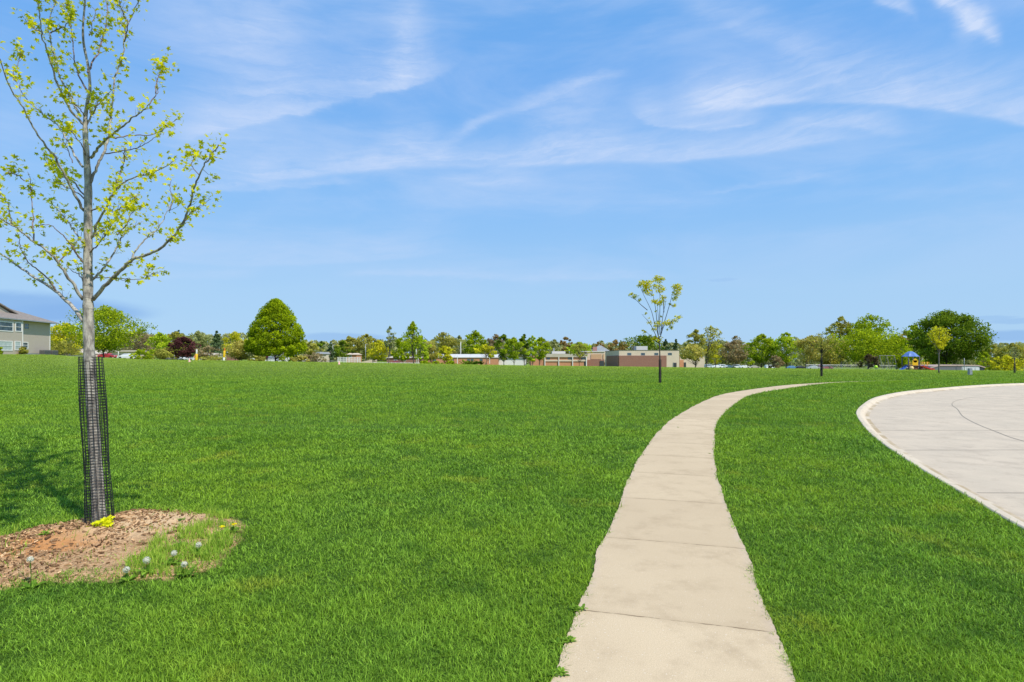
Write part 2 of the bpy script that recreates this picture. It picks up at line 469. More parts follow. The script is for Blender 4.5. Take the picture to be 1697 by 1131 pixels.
c = mix(nt, ramp(nt, uu, 1.08, 1.14), c, mix(nt, noise(nt, P, 30, 5, 0.8), (0.045,0.105,0.012), (0.17,0.27,0.03)))
b = N(nt, 'ShaderNodeBsdfPrincipled'); b.inputs['Roughness'].default_value = 1.0; b.inputs['Specular IOR Level'].default_value = 0.1
nt.links.new(c, b.inputs['Base Color']); nt.links.new(b.outputs[0], out.inputs[0])
M['soil'] = gm

kerb_in = offset(KL, 0.05)
road_poly = [tuple(p) for p in kerb_in] + [(95.0,-6.0)]
rp = np.array(road_poly)
pts = []
for Y in [45,49,53,57,61,65,69,73,77,81,85,90,100,120,150,190,240,290,330]:
    for u in np.linspace(-3.0, 3.0, 121):
        pts.append((u*Y, Y))
for x in np.linspace(-140, 140, 29):
    for y in (-300,-60,-12,-2,12,30,42):
        pts.append((x, y))
for x in (-4000,-1500,1500,4000):
    for y in (-300,45,330,1500,6000): pts.append((x, y))
pts += [(0,1500),(0,6000),(0,900),(-600,900),(600,900)]
P_ = np.array(pts)
ins = in_poly(P_[:,0], P_[:,1], road_poly)
dmin = np.array([np.min(np.hypot(rp[:-1,0]-x, rp[:-1,1]-y)) for x, y in P_])
P_ = P_[(~ins) & (dmin > 0.3)]
nring = len(road_poly)
verts2 = [Vector(p) for p in road_poly] + [Vector((float(a), float(b_))) for a, b_ in P_]
edges2 = [(i, (i+1) % nring) for i in range(nring)]
r_ = delaunay_2d_cdt(verts2, edges2, [], 0, 1e-5)
V2 = np.array([tuple(v) for v in r_[0]]); fc = [f_ for f_ in r_[2]]
cen = np.array([V2[list(f_)].mean(axis=0) for f_ in fc])
keep = ~in_poly(cen[:,0], cen[:,1], road_poly)
fc = [f_ for f_, k in zip(fc, keep) if k]
Vz = ground(V2[:,0], V2[:,1])
mb = MB(); mb.v = [(float(a), float(b_), float(c_)) for (a, b_), c_ in zip(V2, Vz)]; mb.f = [tuple(f_) for f_ in fc]
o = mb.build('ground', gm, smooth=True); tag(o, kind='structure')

# ------------------------------------------------------------------ sidewalk
def concrete(name, c1, c2, dark, joint=0.0, joff=0.0, jw=0.010, gutter=False, speck=(0.75,0.66,0.52)):
    m, nt, out = new_mat(name)
    P = pos(nt)
    f = ramp(nt, noise(nt, P, 0.9, 5, 0.6), 0.3, 0.7)
    c = mix(nt, f, c1, c2)
    c = mix(nt, ramp(nt, noise(nt, P, 2.3, 7, 0.72), 0.46, 0.72, 0.0, 0.7), c, dark)
    c = mix(nt, ramp(nt, noise(nt, P, 170.0, 2, 0.5), 0.3, 0.75, 0.0, 0.6), c, dark)
    c = mix(nt, ramp(nt, noise(nt, P, 75.0, 2, 0.4), 0.68, 0.74, 0.0, 0.7), c, speck)
    c = mix(nt, ramp(nt, noise(nt, P, 31.0, 3, 0.6), 0.72, 0.78, 0.0, 0.5), c, (0.22,0.17,0.11))
    uv = N(nt, 'ShaderNodeAttribute', attribute_name='UVMap').outputs['Vector']
    su = N(nt, 'ShaderNodeSeparateXYZ'); nt.links.new(uv, su.inputs[0])
    ed = mth(nt, 'ABSOLUTE', su.outputs[0])
    b = N(nt, 'ShaderNodeBsdfPrincipled'); b.inputs['Roughness'].default_value = 0.9; b.inputs['Specular IOR Level'].default_value = 0.2
    if gutter:
        gd = mth(nt, 'MULTIPLY', ramp(nt, su.outputs[0], 0.20, 0.27), ramp(nt, noise(nt, P, 1.1, 5, 0.65), 0.42, 0.60))
        c = mix(nt, mth(nt, 'MULTIPLY', gd, 0.75), c, (0.34,0.24,0.12))
        kj = mth(nt, 'ABSOLUTE', mth(nt, 'SUBTRACT', mth(nt, 'FRACT', mth(nt, 'DIVIDE', su.outputs[1], 3.0)), 0.5))
        c = mix(nt, ramp(nt, kj, 0.002, 0.004, 0.7, 0.0), c, (0.15,0.10,0.06))
    if joint:
        wob = mth(nt, 'MULTIPLY', mth(nt, 'SUBTRACT', noise(nt, P, 14, 3), 0.5), 0.012)
        v = mth(nt, 'DIVIDE', mth(nt, 'ADD', mth(nt, 'ADD', su.outputs[1], wob), joff), joint)
        fr = mth(nt, 'ABSOLUTE', mth(nt, 'SUBTRACT', mth(nt, 'FRACT', v), 0.5))     # 0 at the joint
        line = ramp(nt, fr, jw/joint*0.35, jw/joint*0.8, 1.0, 0.0)
        lf = mth(nt, 'MULTIPLY', line, ramp(nt, noise(nt, P, 7, 3), 0.35, 0.6, 0.15, 0.95))
        halo = ramp(nt, fr, 0.0, 0.05, 0.22, 0.0)
        c = mix(nt, halo, c, dark)
        # each panel its own slight tone
        wn = N(nt, 'ShaderNodeTexWhiteNoise', noise_dimensions='1D'); nt.links.new(mth(nt, 'FLOOR', mth(nt, 'ADD', v, 0.5)), wn.inputs['W'])
        c = mix(nt, mth(nt, 'MULTIPLY', wn.outputs[0], 0.38), c, dark)
        c = mix(nt, mth(nt, 'MULTIPLY', lf, 0.85), c, (0.12,0.075,0.035))
        edge = ramp(nt, mth(nt, 'ADD', ed, mth(nt, 'MULTIPLY', noise(nt, P, 5, 4), 0.12)), PW-0.02, PW+0.06, 0.0, 0.5)
        c = mix(nt, edge, c, (0.55,0.42,0.30))
    nt.links.new(c, b.inputs['Base Color'])
    bp = N(nt, 'ShaderNodeBump'); bp.inputs['Strength'].default_value = 0.35; bp.inputs['Distance'].default_value = 0.004
    nt.links.new(noise(nt, P, 140, 4, 0.7), bp.inputs['Height']); nt.links.new(bp.outputs[0], b.inputs['Normal'])
    nt.links.new(b.outputs[0], out.inputs[0])
    return m

arc = np.concatenate([[0], np.cumsum(np.hypot(*np.diff(PL, axis=0).T))])
s_j = float(np.interp(3.48, PL[:,1], arc))       # arc length of the first joint in front
JS = 1.53
M['walk'] = concrete('sidewalk_concrete', (0.69,0.53,0.335), (0.63,0.48,0.30), (0.43,0.315,0.19), JS, (JS*0.5 - s_j) % JS)
M['road'] = concrete('road_concrete', (0.64,0.52,0.375), (0.56,0.46,0.335), (0.40,0.32,0.235))
M['kerb'] = concrete('kerb_concrete', (0.68,0.57,0.42), (0.60,0.50,0.37), (0.44,0.36,0.26), gutter=True)

def ribbon(name, line, offs, zs, m, kind='structure', follow=True, vscale=True):
    rows = [offset(line, d) for d in offs]
    if name == 'sidewalk':
        wl = edge_w(line[:,0], line[:,1], False)[:,None]; wr = edge_w(line[:,0], line[:,1], True)[:,None]
        for j, d in enumerate(offs):
            if abs(d) > PW*0.9: rows[j] = line + (offset(line, 1.0)-line)*((wr if d > 0 else -wl) - (0.004*np.sign(d) if abs(d) < PW else 0))
    n = len(line); k = len(offs)
    vs = np.zeros((n, k, 3))
    for j in range(k):
        vs[:, j, 0] = rows[j][:,0]; vs[:, j, 1] = rows[j][:,1]
        vs[:, j, 2] = ground(line[:,0], line[:,1]) + zs[j]
    al = np.concatenate([[0], np.cumsum(np.hypot(*np.diff(line, axis=0).T))])
    idx = np.arange(n*k).reshape(n, k)
    q = np.stack([idx[:-1,:-1], idx[:-1,1:], idx[1:,1:], idx[1:,:-1]], -1).reshape(-1, 4)
    o = np_mesh(name, vs.reshape(-1,3), np.full(len(q), 4), q.ravel(), m)
    me = o.data; uvl = me.uv_layers.new(name='UVMap')
    U = np.tile(np.array(offs), n); Vv = np.repeat(al, k)
    lp = q.ravel(); uvl.data.foreach_set('uv', np.stack([U[lp], Vv[lp]], 1).astype(np.float32).ravel())
    tag(o, kind=kind)
    return o
def edge_w(X, Y, right):
    e = (PW - 0.025 + 0.007*wig(Y*0.6, 1.3)) if right else (PW - 0.01 + 0.012*wig(Y*0.5, 4.1))
    return e + (vn(np.asarray(X)+50, np.asarray(Y), 31, 2.2)-0.5)*0.04 + (vn(np.asarray(X)+50, np.asarray(Y), 32, 30.0)-0.5)*0.012
def vn(x, y, seed, sc):
    r = np.random.default_rng(seed); T = r.random((64,64))
    xx = x*sc; yy = (y+60)*sc; xi = np.floor(xx).astype(int); yi = np.floor(yy).astype(int); fx = xx-xi; fy = yy-yi
    fx = fx*fx*(3-2*fx); fy = fy*fy*(3-2*fy)
    g = lambda a, b: T[a % 64, b % 64]
    return (g(xi,yi)*(1-fx)+g(xi+1,yi)*fx)*(1-fy) + (g(xi,yi+1)*(1-fx)+g(xi+1,yi+1)*fx)*fy
fine = spline(PATH, 110)
pa_ = np.concatenate([[0], np.cumsum(np.hypot(*np.diff(fine, axis=0).T))])
s_j2 = float(np.interp(3.48, fine[:,1], pa_))
ribbon('sidewalk', fine, [-PW, -PW+0.001, -PW*0.5, 0, PW*0.5, PW-0.001, PW], [-0.05, 0.010, 0.012, 0.012, 0.012, 0.010, -0.05], M['walk'])

# kerb, gutter and road slab
klf = spline(KERB, 16)
KH = -0.10
ribbon('kerb', klf, [0.0, 0.002, 0.015, 0.11, 0.16, 0.24, 0.34], [-0.25, 0.01, 0.02, 0.01, -0.02, KH+0.015, KH+0.002], M['kerb'])
inner = offset(klf, 0.33)
rpoly = [tuple(p) for p in inner] + [(95.0,-6.0)]
rv = [Vector(p) for p in rpoly] + [Vector((x, y)) for x in np.arange(6, 92, 4.0) for y in np.arange(-4, 40, 4.0)
      if in_poly(np.array([x]), np.array([y]), rpoly)[0] and np.min(np.hypot(inner[:,0]-x, inner[:,1]-y)) > 1]
rr = delaunay_2d_cdt(rv, [(i, (i+1) % len(rpoly)) for i in range(len(rpoly))], [], 1, 1e-5)
mb = MB(); mb.v = [(v.x, v.y, KH) for v in rr[0]]; mb.f = [tuple(f_) for f_ in rr[2]]
o = mb.build('road', M['road']); tag(o, kind='structure')
# sawn joints of the road as thin sealed strips a few mm proud
M['sealant'] = surf('joint_sealant', (0.33,0.27,0.20), (0.22,0.18,0.14), 8, 0.8)
jm = MB()
def strip(pts, wdt, z):
    L = np.array(pts); a = offset(L, -wdt/2); b = offset(L, wdt/2)
    vs = [(p[0], p[1], z) for p in a] + [(p[0], p[1], z) for p in b]; n = len(L)
    jm.add(vs, [(i, i+1, n+i+1, n+i) for i in range(n-1)])
arcJ = spline([(26,25.9),(22,25.8),(20.6,25.4),(19.5,24.6),(17.6,22.8),(16.2,21.1),(15.0,19.3),(13.3,16.9),(12.15,15.0),(11.25,13.3),(10.66,12.1),(10.0,9.9),(9.4,8.0),(9.0,5.0)], 12)
strip(arcJ, 0.020, KH+0.005)
for yy, ww in ((7.3,0.014),(10.7,0.017),(13.6,0.020),(20.7,0.030)):
    x0 = float(np.interp(yy, inner[:,1], inner[:,0])) + 0.02
    xs = np.linspace(x0, 60, 60)
    strip([(x, yy + 0.04*math.sin(x*0.7) - 0.012*(x-x0)) for x in xs], ww, KH+0.004)
o = jm.build('road_joints', M['sealant']); tag(o, kind='structure')

# ------------------------------------------------------------------ mulch bed
bm_, nt, out = new_mat('bed_soil')
P = pos(nt)
c = mix(nt, ramp(nt, noise(nt, P, 7, 6, 0.7), 0.3, 0.7), (0.60,0.34,0.155), (0.31,0.165,0.075))
c = mix(nt, ramp(nt, noise(nt, P, 45, 5, 0.75), 0.42, 0.62), c, (0.78,0.50,0.27))
c = mix(nt, ramp(nt, noise(nt, P, 28, 4, 0.7), 0.62, 0.74), c, (0.16,0.10,0.065))
def near_w(nt, P, x, y, r0, r1):
    vm = N(nt, 'ShaderNodeVectorMath', operation='DISTANCE'); nt.links.new(P, vm.inputs[0]); vm.inputs[1].default_value = (x, y, 0.0)
    d = mth(nt, 'ADD', vm.outputs['Value'], mth(nt, 'MULTIPLY', mth(nt, 'SUBTRACT', noise(nt, P, 6, 4), 0.5), 0.45))
    return ramp(nt, d, r0, r1, 1.0, 0.0)
rx_, ry_ = K2(110, 900)
c = mix(nt, mth(nt, 'MULTIPLY', near_w(nt, P, rx_, ry_, 0.22, 0.55), 0.9), c, mix(nt, noise(nt, P, 50, 4, 0.7), (0.80,0.36,0.12), (0.52,0.22,0.075)))
rx2, ry2 = K2(225, 872)
c = mix(nt, mth(nt, 'MULTIPLY', near_w(nt, P, rx2, ry2, 0.25, 0.75), 0.85), c, mix(nt, noise(nt, P, 50, 4, 0.7), (0.92,0.66,0.38), (0.70,0.45,0.24)))
ea = mth(nt, 'ADD', N(nt, 'ShaderNodeAttribute', attribute_name='hgt').outputs['Fac'], mth(nt, 'MULTIPLY', mth(nt, 'SUBTRACT', noise(nt, P, 5, 6, 0.7), 0.5), 0.9))
c = mix(nt, ramp(nt, ea, 0.26, 0.50), mix(nt, noise(nt, P, 40, 3), (0.030,0.065,0.008), (0.07,0.13,0.015)), c)
b = N(nt, 'ShaderNodeBsdfPrincipled'); b.inputs['Roughness'].default_value = 1.0; b.inputs['Specular IOR Level'].default_value = 0.1
bp = N(nt, 'ShaderNodeBump'); bp.inputs['Strength'].default_value = 0.9; bp.inputs['Distance'].default_value = 0.03
nt.links.new(noise(nt, P, 30, 7, 0.75), bp.inputs['Height']); nt.links.new(bp.outputs[0], b.inputs['Normal'])
nt.links.new(c, b.inputs['Base Color']); nt.links.new(b.outputs[0], out.inputs[0])
BEDM = bm_
bx = np.arange(-6.8, -1.7, 0.03); by = np.arange(3.4, 6.4, 0.03)
GX, GY = np.meshgrid(bx, by, indexing='ij')
allbed = in_poly(GX, GY, BED) | in_poly(GX, GY, BED2)
# distance-ish field by repeated averaging
fld = allbed.astype(float)
for _ in range(26):
    fld = (fld + np.roll(fld,1,0)+np.roll(fld,-1,0)+np.roll(fld,1,1)+np.roll(fld,-1,1))/5
moundh = np.clip((fld-0.30)/0.6, 0, 1)
def vn_old(x, y, seed, sc):
    r = np.random.default_rng(seed); T = r.random((64,64))
    xx = x*sc; yy = y*sc; xi = np.floor(xx).astype(int); yi = np.floor(yy).astype(int); fx = xx-xi; fy = yy-yi
    fx = fx*fx*(3-2*fx); fy = fy*fy*(3-2*fy)
    g = lambda a, b: T[a % 64, b % 64]
    return (g(xi,yi)*(1-fx)+g(xi+1,yi)*fx)*(1-fy) + (g(xi,yi+1)*(1-fx)+g(xi+1,yi+1)*fx)*fy
BZ = 0.004 + np.clip(fld*6, 0, 1)*0.004*vn(GX,GY,4,9.0) + moundh*(0.004 + 0.018*vn(GX,GY,1,2.0) + 0.020*vn(GX,GY,2,7.0) + 0.016*vn(GX,GY,3,19.0))
idx = np.arange(GX.size).reshape(GX.shape)
q = np.stack([idx[:-1,:-1], idx[1:,:-1], idx[1:,1:], idx[:-1,1:]], -1)
q = q[(fld[:-1,:-1] > 0.03)].reshape(-1,4)
o = np_mesh('soil_bed', np.stack([GX,GY,BZ],-1).reshape(-1,3), np.full(len(q),4), q.ravel(), BEDM, smooth=True, extra=fld.ravel()); tag(o, kind='structure')
def bed_z(x, y):
    i = int(round((x - bx[0])/0.03)); j = int(round((y - by[0])/0.03))
    if 0 <= i < len(bx) and 0 <= j < len(by): return max(float(BZ[i, j]), 0.0)
    return 0.0

# wood chips scattered on the bed
M['chips'] = leaf_mat('wood_chip', (0.09,0.045,0.022), (0.68,0.44,0.235), 0.0)
cv, cc, cl, ct = [], [], [], []
n = 0
while n < 6500:
    x = rng.uniform(-6.4, -2.6); y = rng.uniform(3.7, 6.0)
    if not in_poly(np.array([x]), np.array([y]), BED)[0]: continue
    if math.hypot(x-rx_, y-ry_) < 0.24+0.06*math.sin(x*19) and rng.random() < 0.85: continue
    if rng.random() < np.clip((x+4.0)/1.0, 0.0, 0.93): continue
    L = rng.gamma(1.5, 0.011) + 0.007; wd = L*rng.uniform(0.2, 0.45); 
    a = rng.normal(0.5, 0.8); ti = rng.normal(0, 0.3); ro = rng.normal(0, 0.35); th = rng.uniform(0.002, 0.006)
    R = Matrix.Rotation(a, 3, 'Z') @ Matrix.Rotation(ti, 3, 'Y') @ Matrix.Rotation(ro, 3, 'X')
    c0 = Vector((x, y, bed_z(x, y) + 0.006 + rng.random()*0.008))
    base = len(cv)
    for dz in (-th, th):
        for (sx, sy) in ((-1,-0.6),(0.7,-1),(1,0.5),(-0.6,1)):
            cv.append(tuple(c0 + R @ Vector((sx*L/2, sy*wd/2, dz))))
    for f_ in ((3,2,1,0),(4,5,6,7),(0,1,5,4),(1,2,6,5),(2,3,7,6),(3,0,4,7)):
        cc.append(4); cl += [base+i for i in f_]; 
    t = float(np.clip(rng.beta(0.8, 1.9), 0, 1)); ct += [t]*6
    n += 1
o = np_mesh('wood_chips', np.array(cv), cc, cl, M['chips'], tint=ct); tag(o, 'scattered wood chips on the bare soil around the tree', 'wood chips', kind='stuff')

# ------------------------------------------------------------------ lawn blades
lm, nt, out = new_mat('grass_blades')
P = pos(nt)
tint = N(nt, 'ShaderNodeAttribute', attribute_name='tint').outputs['Fac']
hg = N(nt, 'ShaderNodeAttribute', attribute_name='hgt').outputs['Fac']
c = mix(nt, tint, GRASS_D, GRASS_L)
p1 = ramp(nt, noise(nt, P, 0.35, 4, 0.6), 0.35, 0.68)
c = mix(nt, mth(nt, 'MULTIPLY', p1, 0.5), c, (0.36,0.52,0.020))
p2 = ramp(nt, noise(nt, P, 1.7, 5, 0.6), 0.50, 0.72)
c = mix(nt, mth(nt, 'MULTIPLY', p2, 0.60), c, (0.05,0.16,0.014))
c = mix(nt, mth(nt, 'MULTIPLY', ramp(nt, noise(nt, P, 0.22, 3, 0.5), 0.5, 0.7), 0.4), c, (0.06,0.20,0.012))
p4 = ramp(nt, noise(nt, P, 0.9, 4, 0.6), 0.56, 0.72)
c = mix(nt, mth(nt, 'MULTIPLY', p4, 0.55), c, (0.50,0.52,0.05))
sepg = N(nt, 'ShaderNodeSeparateXYZ'); nt.links.new(P, sepg.inputs[0])
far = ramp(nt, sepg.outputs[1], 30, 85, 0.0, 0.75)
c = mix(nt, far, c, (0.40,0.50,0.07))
c = mix(nt, ramp(nt, hg, 0.0, 0.6, 0.82, 0.0), c, (0.022,0.050,0.005))  # shade between the blades painted in: roots darkened by height
d = N(nt, 'ShaderNodeBsdfPrincipled'); d.inputs['Roughness'].default_value = 0.55; d.inputs['Specular IOR Level'].default_value = 0.18
t = N(nt, 'ShaderNodeBsdfTranslucent')
nt.links.new(c, d.inputs['Base Color']); nt.links.new(mix(nt, 1.0, c, (1.25,1.15,0.6), 'MULTIPLY'), t.inputs[0])
ms = N(nt, 'ShaderNodeMixShader'); ms.inputs[0].default_value = 0.32
nt.links.new(d.outputs[0], ms.inputs[1]); nt.links.new(t.outputs[0], ms.inputs[2]); nt.links.new(ms.outputs[0], out.inputs[0])

def blades(name, X, Y, h, wdt, lean, segs, m, label=None, tint=None, maxlean=1.0, z0=None):
    n = len(X)
    ang = rng.uniform(0, 2*np.pi, n); face = ang + rng.normal(np.pi/2, 0.6, n)
    Z = (ground(X, Y) - 0.005) if z0 is None else z0
    ux, uy = np.cos(face), np.sin(face); lx, ly = np.cos(ang), np.sin(ang)
    B = np.stack([X, Y, Z], 1)
    S = np.stack([ux, uy, np.zeros(n)], 1) * (wdt/2)[:, None]
    Lv = np.stack([lx, ly, np.zeros(n)], 1) * (lean*h)[:, None]
    hz = np.sqrt(np.maximum(1 - (lean*0.85)**2, 0.12)) * h
    up = np.zeros((n, 3)); up[:,2] = hz
    if tint is None: tint = np.clip(rng.normal(0.5, 0.27, n), 0, 1)
    if segs == 2:
        Mid = B + up*0.55 + Lv*0.32
        Tip = B + up + Lv
        vs = np.stack([B - S, B + S, Mid + S*0.85, Mid - S*0.85, Tip], 1).reshape(-1, 3)
        b = np.arange(n)*5
        loops = np.stack([b, b+1, b+2, b+3, b+3, b+2, b+4], 1).ravel()
        counts = np.tile([4, 3], n); tt = np.repeat(tint, 2); hh = np.tile([0, 0, .6, .6, 1.0], n)
    else:
        Tip = B + up + Lv
        vs = np.stack([B - S, B + S, Tip], 1).reshape(-1, 3)
        b = np.arange(n)*3
        loops = np.stack([b, b+1, b+2], 1).ravel(); counts = np.full(n, 3); tt = tint; hh = np.tile([0.1, 0.1, 1.0], n)
    o = np_mesh(name, vs, counts, loops, m, tint=tt, extra=hh)
    if label: tag(o, label, 'grass', kind='stuff')
    return o

def lawn_mask(X, Y):
    dp = np.abs(side_dist(PL, X, Y))
    sgn = side_dist(PL, X, Y)
    xc = np.interp(Y, fine[:,1], fine[:,0])
    e = np.where(sgn > 0, edge_w(xc, Y, True), edge_w(xc, Y, False)) + 0.004 - np.abs(rng.normal(0, 0.015, X.shape))*(0.3+1.4*(vn(X+50,Y,61,7.0) > 0.55))
    ok = (dp > e) 
    dk = side_dist(KL, X, Y)
    ok &= (dk < 0.0 + 0.02*wig(Y*1.3, 2.0)) | (Y > 41.6)
    return ok
NB = int(2300000*GRASS_Q)
Ya, Yb = 1.9, 92.0
Yg = np.linspace(Ya, Yb, 4000)
pdf = (2.24*Yg + 3.2) * (3.0/Yg)**1.78
cdf = np.cumsum(pdf); cdf /= cdf[-1]
Y = np.interp(rng.random(NB), cdf, Yg); X = (rng.random(NB)*2-1)*(1.12*Y + 1.6)
ok = lawn_mask(X, Y)
jx = (vn(X+50,Y,41,2.2)-.5)*.60 + (vn(X+50,Y,42,11.0)-.5)*.30 + rng.normal(0,.05,NB); jy = (vn(X+50,Y,43,3.0)-.5)*.34 + (vn(X+50,Y,44,11.0)-.5)*.22 + rng.normal(0,.04,NB)
b1 = in_poly(X+jx, Y+jy, BED); b2 = in_poly(X+jx, Y+jy, BED2) & ~b1
ok &= ~(b1 & (rng.random(NB) > 0.012 + 0.05*(vn(X,Y,9,5.0) > 0.72)))
ok &= ~(b2 & (rng.random(NB) > 0.14 + 0.6*(vn(X,Y,8,5.5) > 0.52)))
clump = vn(X, Y, 5, 9.0)*0.5 + vn(X, Y, 6, 3.0)*0.5
ok &= rng.random(NB) < 0.72 + 0.5*clump
X = X[ok]; Y = Y[ok]; clump = clump[ok]; n = len(X)
h = (0.019 + 0.027*clump + 0.010*rng.random(n)) * rng.lognormal(0, 0.25, n) * (1 + 0.35*np.clip((Y-4)/8, 0, 1))
tall = rng.random(n) < 0.015; h[tall] *= 1.7
vergeR = (X > 17.5) & (np.abs(side_dist(PL, X, Y)) < 2.2) & (side_dist(PL, X, Y) > 0); h[vergeR] = 0.09
wscale = (Y/3.0)**0.92
wd = 0.0029*wscale*rng.uniform(0.7, 1.35, n)
h *= 1 + 0.6*np.clip((Y-8)/30, 0, 1)
lean = np.clip(rng.gamma(4.2, 0.22, n), 0.05, 1.25)
lean *= np.where(Y > 14, 0.75, 1.0)
tn = np.clip(rng.normal(0.46, 0.32, n) + 0.35*(clump-0.5), 0, 1)
nr = Y < 13
zb_ = np.zeros(len(X)); nb_ = (X > bx[0]) & (X < bx[-1]) & (Y > by[0]) & (Y < by[-1])
zb_[nb_] = np.maximum(BZ[np.clip(((X[nb_]-bx[0])/0.03).round().astype(int),0,len(bx)-1), np.clip(((Y[nb_]-by[0])/0.03).round().astype(int),0,len(by)-1)], 0) - 0.005
mg = None
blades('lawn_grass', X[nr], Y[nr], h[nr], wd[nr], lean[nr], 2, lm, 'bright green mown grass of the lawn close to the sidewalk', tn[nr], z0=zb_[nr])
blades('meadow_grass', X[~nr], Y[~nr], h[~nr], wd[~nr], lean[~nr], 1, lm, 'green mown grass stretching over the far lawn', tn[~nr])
# a dense edge of uncut grass hides the far stretch of the sidewalk
n = 26000
k_ = rng.uniform(0, 1, n); a_ = fine[(fine[:,0] > 17.0)]; ii = (k_*(len(a_)-1)).astype(int)
oo = PW + 0.02 + rng.random(n)**1.5*1.6; tg = np.gradient(a_, axis=0); tg /= np.linalg.norm(tg, axis=1)[:,None]
X = a_[ii,0] + tg[ii,1]*oo + rng.normal(0,.1,n); Y = a_[ii,1] - tg[ii,0]*oo + rng.normal(0,.03,n); kk = Y < 49; X = X[kk]; Y = Y[kk]; n = len(X)
tp_ = np.clip((X-17.0)/3.0, 0.25, 1)
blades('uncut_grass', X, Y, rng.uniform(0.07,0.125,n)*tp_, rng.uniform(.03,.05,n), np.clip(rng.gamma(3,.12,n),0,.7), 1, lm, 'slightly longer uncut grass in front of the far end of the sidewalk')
# longer pale tufts around the bed rim
n = 14000
X = rng.uniform(-6.4, -2.2, n*4); Y = rng.uniform(3.4, 6.4, n*4)
bi = in_poly(X, Y, BED2) | (in_poly(X, Y, BED) & (rng.random(n*4) < 0.03))
ring = (~in_poly(X, Y, BED)) & in_poly(X*0.97-0.1, Y*0.985+0.05, BED)
k_ = (bi & (vn(X,Y,21,6.0) > 0.60)) | (ring & (rng.random(n*4) < 0.5))
X = X[k_][:n]; Y = Y[k_][:n]; n = len(X)
blades('weedy_grass', X, Y, rng.uniform(0.05, 0.12, n), rng.uniform(0.004, 0.007, n), np.clip(rng.gamma(3, 0.2, n), 0, 1), 2,
       leaf_mat('weedy_blades', (0.12,0.24,0.020), (0.38,0.48,0.07), 0.35), 'longer pale grass tufts around the rim of the bare soil', z0=np.array([bed_z(a, b__) for a, b__ in zip(X, Y)]))
# ------------------------------------------------------------------ leafy branches for the near trees
LOBE = []
for k in range(5):
    a = math.pi/2 + (k-2)*math.radians(52)
    r = (1.0, 0.92, 0.66)[abs(k-2)]
    LOBE.append((a - math.radians(26), 0.50 if abs(k-2) < 2 else 0.40))
    LOBE.append((a - math.radians(9), r*0.86))
    LOBE.append((a, r))
    LOBE.append((a + math.radians(9), r*0.86))
LOBE.append((math.pi/2 + 2*math.radians(52) + math.radians(26), 0.40))
LOBE2 = [(math.cos(a)*r, math.sin(a)*r + 0.15) for a, r in LOBE]

class Leaves:
    def __init__(self): self.v = []; self.c = []; self.l = []; self.t = []
    def leaf(self, p, size, nrm, up, tint, fold=0.25):
        nrm = nrm.normalized(); up = (up - nrm*up.dot(nrm))
        if up.length < 1e-4: up = nrm.orthogonal()
        up.normalize(); s = up.cross(nrm)
        b = len(self.v); hs = size*0.5
        self.v.append(tuple(p))
        for (x, y) in LOBE2:
            droop = -fold*(x*x + 0.5*(y-0.1)**2)*hs
            q = p + s*(x*hs) + up*(y*hs) + nrm*droop
            self.v.append(tuple(q))
        m = len(LOBE2)
        for i in range(m-1):
            self.c.append(3); self.l += [b, b+1+i, b+2+i]; self.t.append(tint)
    def quad(self, p, size, nrm, up, tint):
        nrm = nrm.normalized(); up = (up - nrm*up.dot(nrm))
        if up.length < 1e-4: up = nrm.orthogonal()
        up.normalize(); s = up.cross(nrm); b = len(self.v)
        for (x, y) in ((0,-.5),(.42,0.05),(0,.6),(-.42,0.05)):
            self.v.append(tuple(p + s*(x*size) + up*(y*size)))
        self.c.append(4); self.l += [b, b+1, b+2, b+3]; self.t.append(tint)
    def build(self, name, m, parent, loc=None):
        return np_mesh(name, np.array(self.v), self.c, self.l, m, parent=parent, tint=self.t, loc=loc)

def rv(s=1.0):
    return Vector((random.gauss(0, s), random.gauss(0, s), random.gauss(0, s)))

def smooth_line(pts, n=5):
    P = [Vector(p) for p in pts]
    if len(P) < 3: return P
    P = [P[0]*2-P[1]] + P + [P[-1]*2-P[-2]]
    out = []
    for i in range(1, len(P)-2):
        p0, p1, p2, p3 = P[i-1], P[i], P[i+1], P[i+2]
        for k in range(n):
            t = k/n
            out.append(0.5*((2*p1)+(-p0+p2)*t+(2*p0-5*p1+4*p2-p3)*t*t+(-p0+3*p1-3*p2+p3)*t**3))
    out.append(P[-2]); return out

# ------------------------------------------------------------------ tree guard mesh (shared by the young trees)
def guard_mesh(h, r0, r1, rings, strands, th, name='tree_guard', lean=(0,0)):
    mb = MB()
    def C(t, a, k=0.0):
        r = r0 + (r1-r0)*t; w_ = 0.006*math.sin(t*9+a*2+k)
        return Vector((lean[0]*t + (r+w_)*math.cos(a), lean[1]*t + (r*0.96+w_)*math.sin(a), h*t))
    for i in range(rings):
        t = i/(rings-1)
        pts = [C(t, 2*math.pi*k/18) for k in range(19)]
        mb.tube(pts, th*0.8, 4, False)
    for j in range(strands):
        a = 2*math.pi*j/strands
        mb.tube([C(t/12.0, a) for t in range(13)], th, 4, True)
    return mb

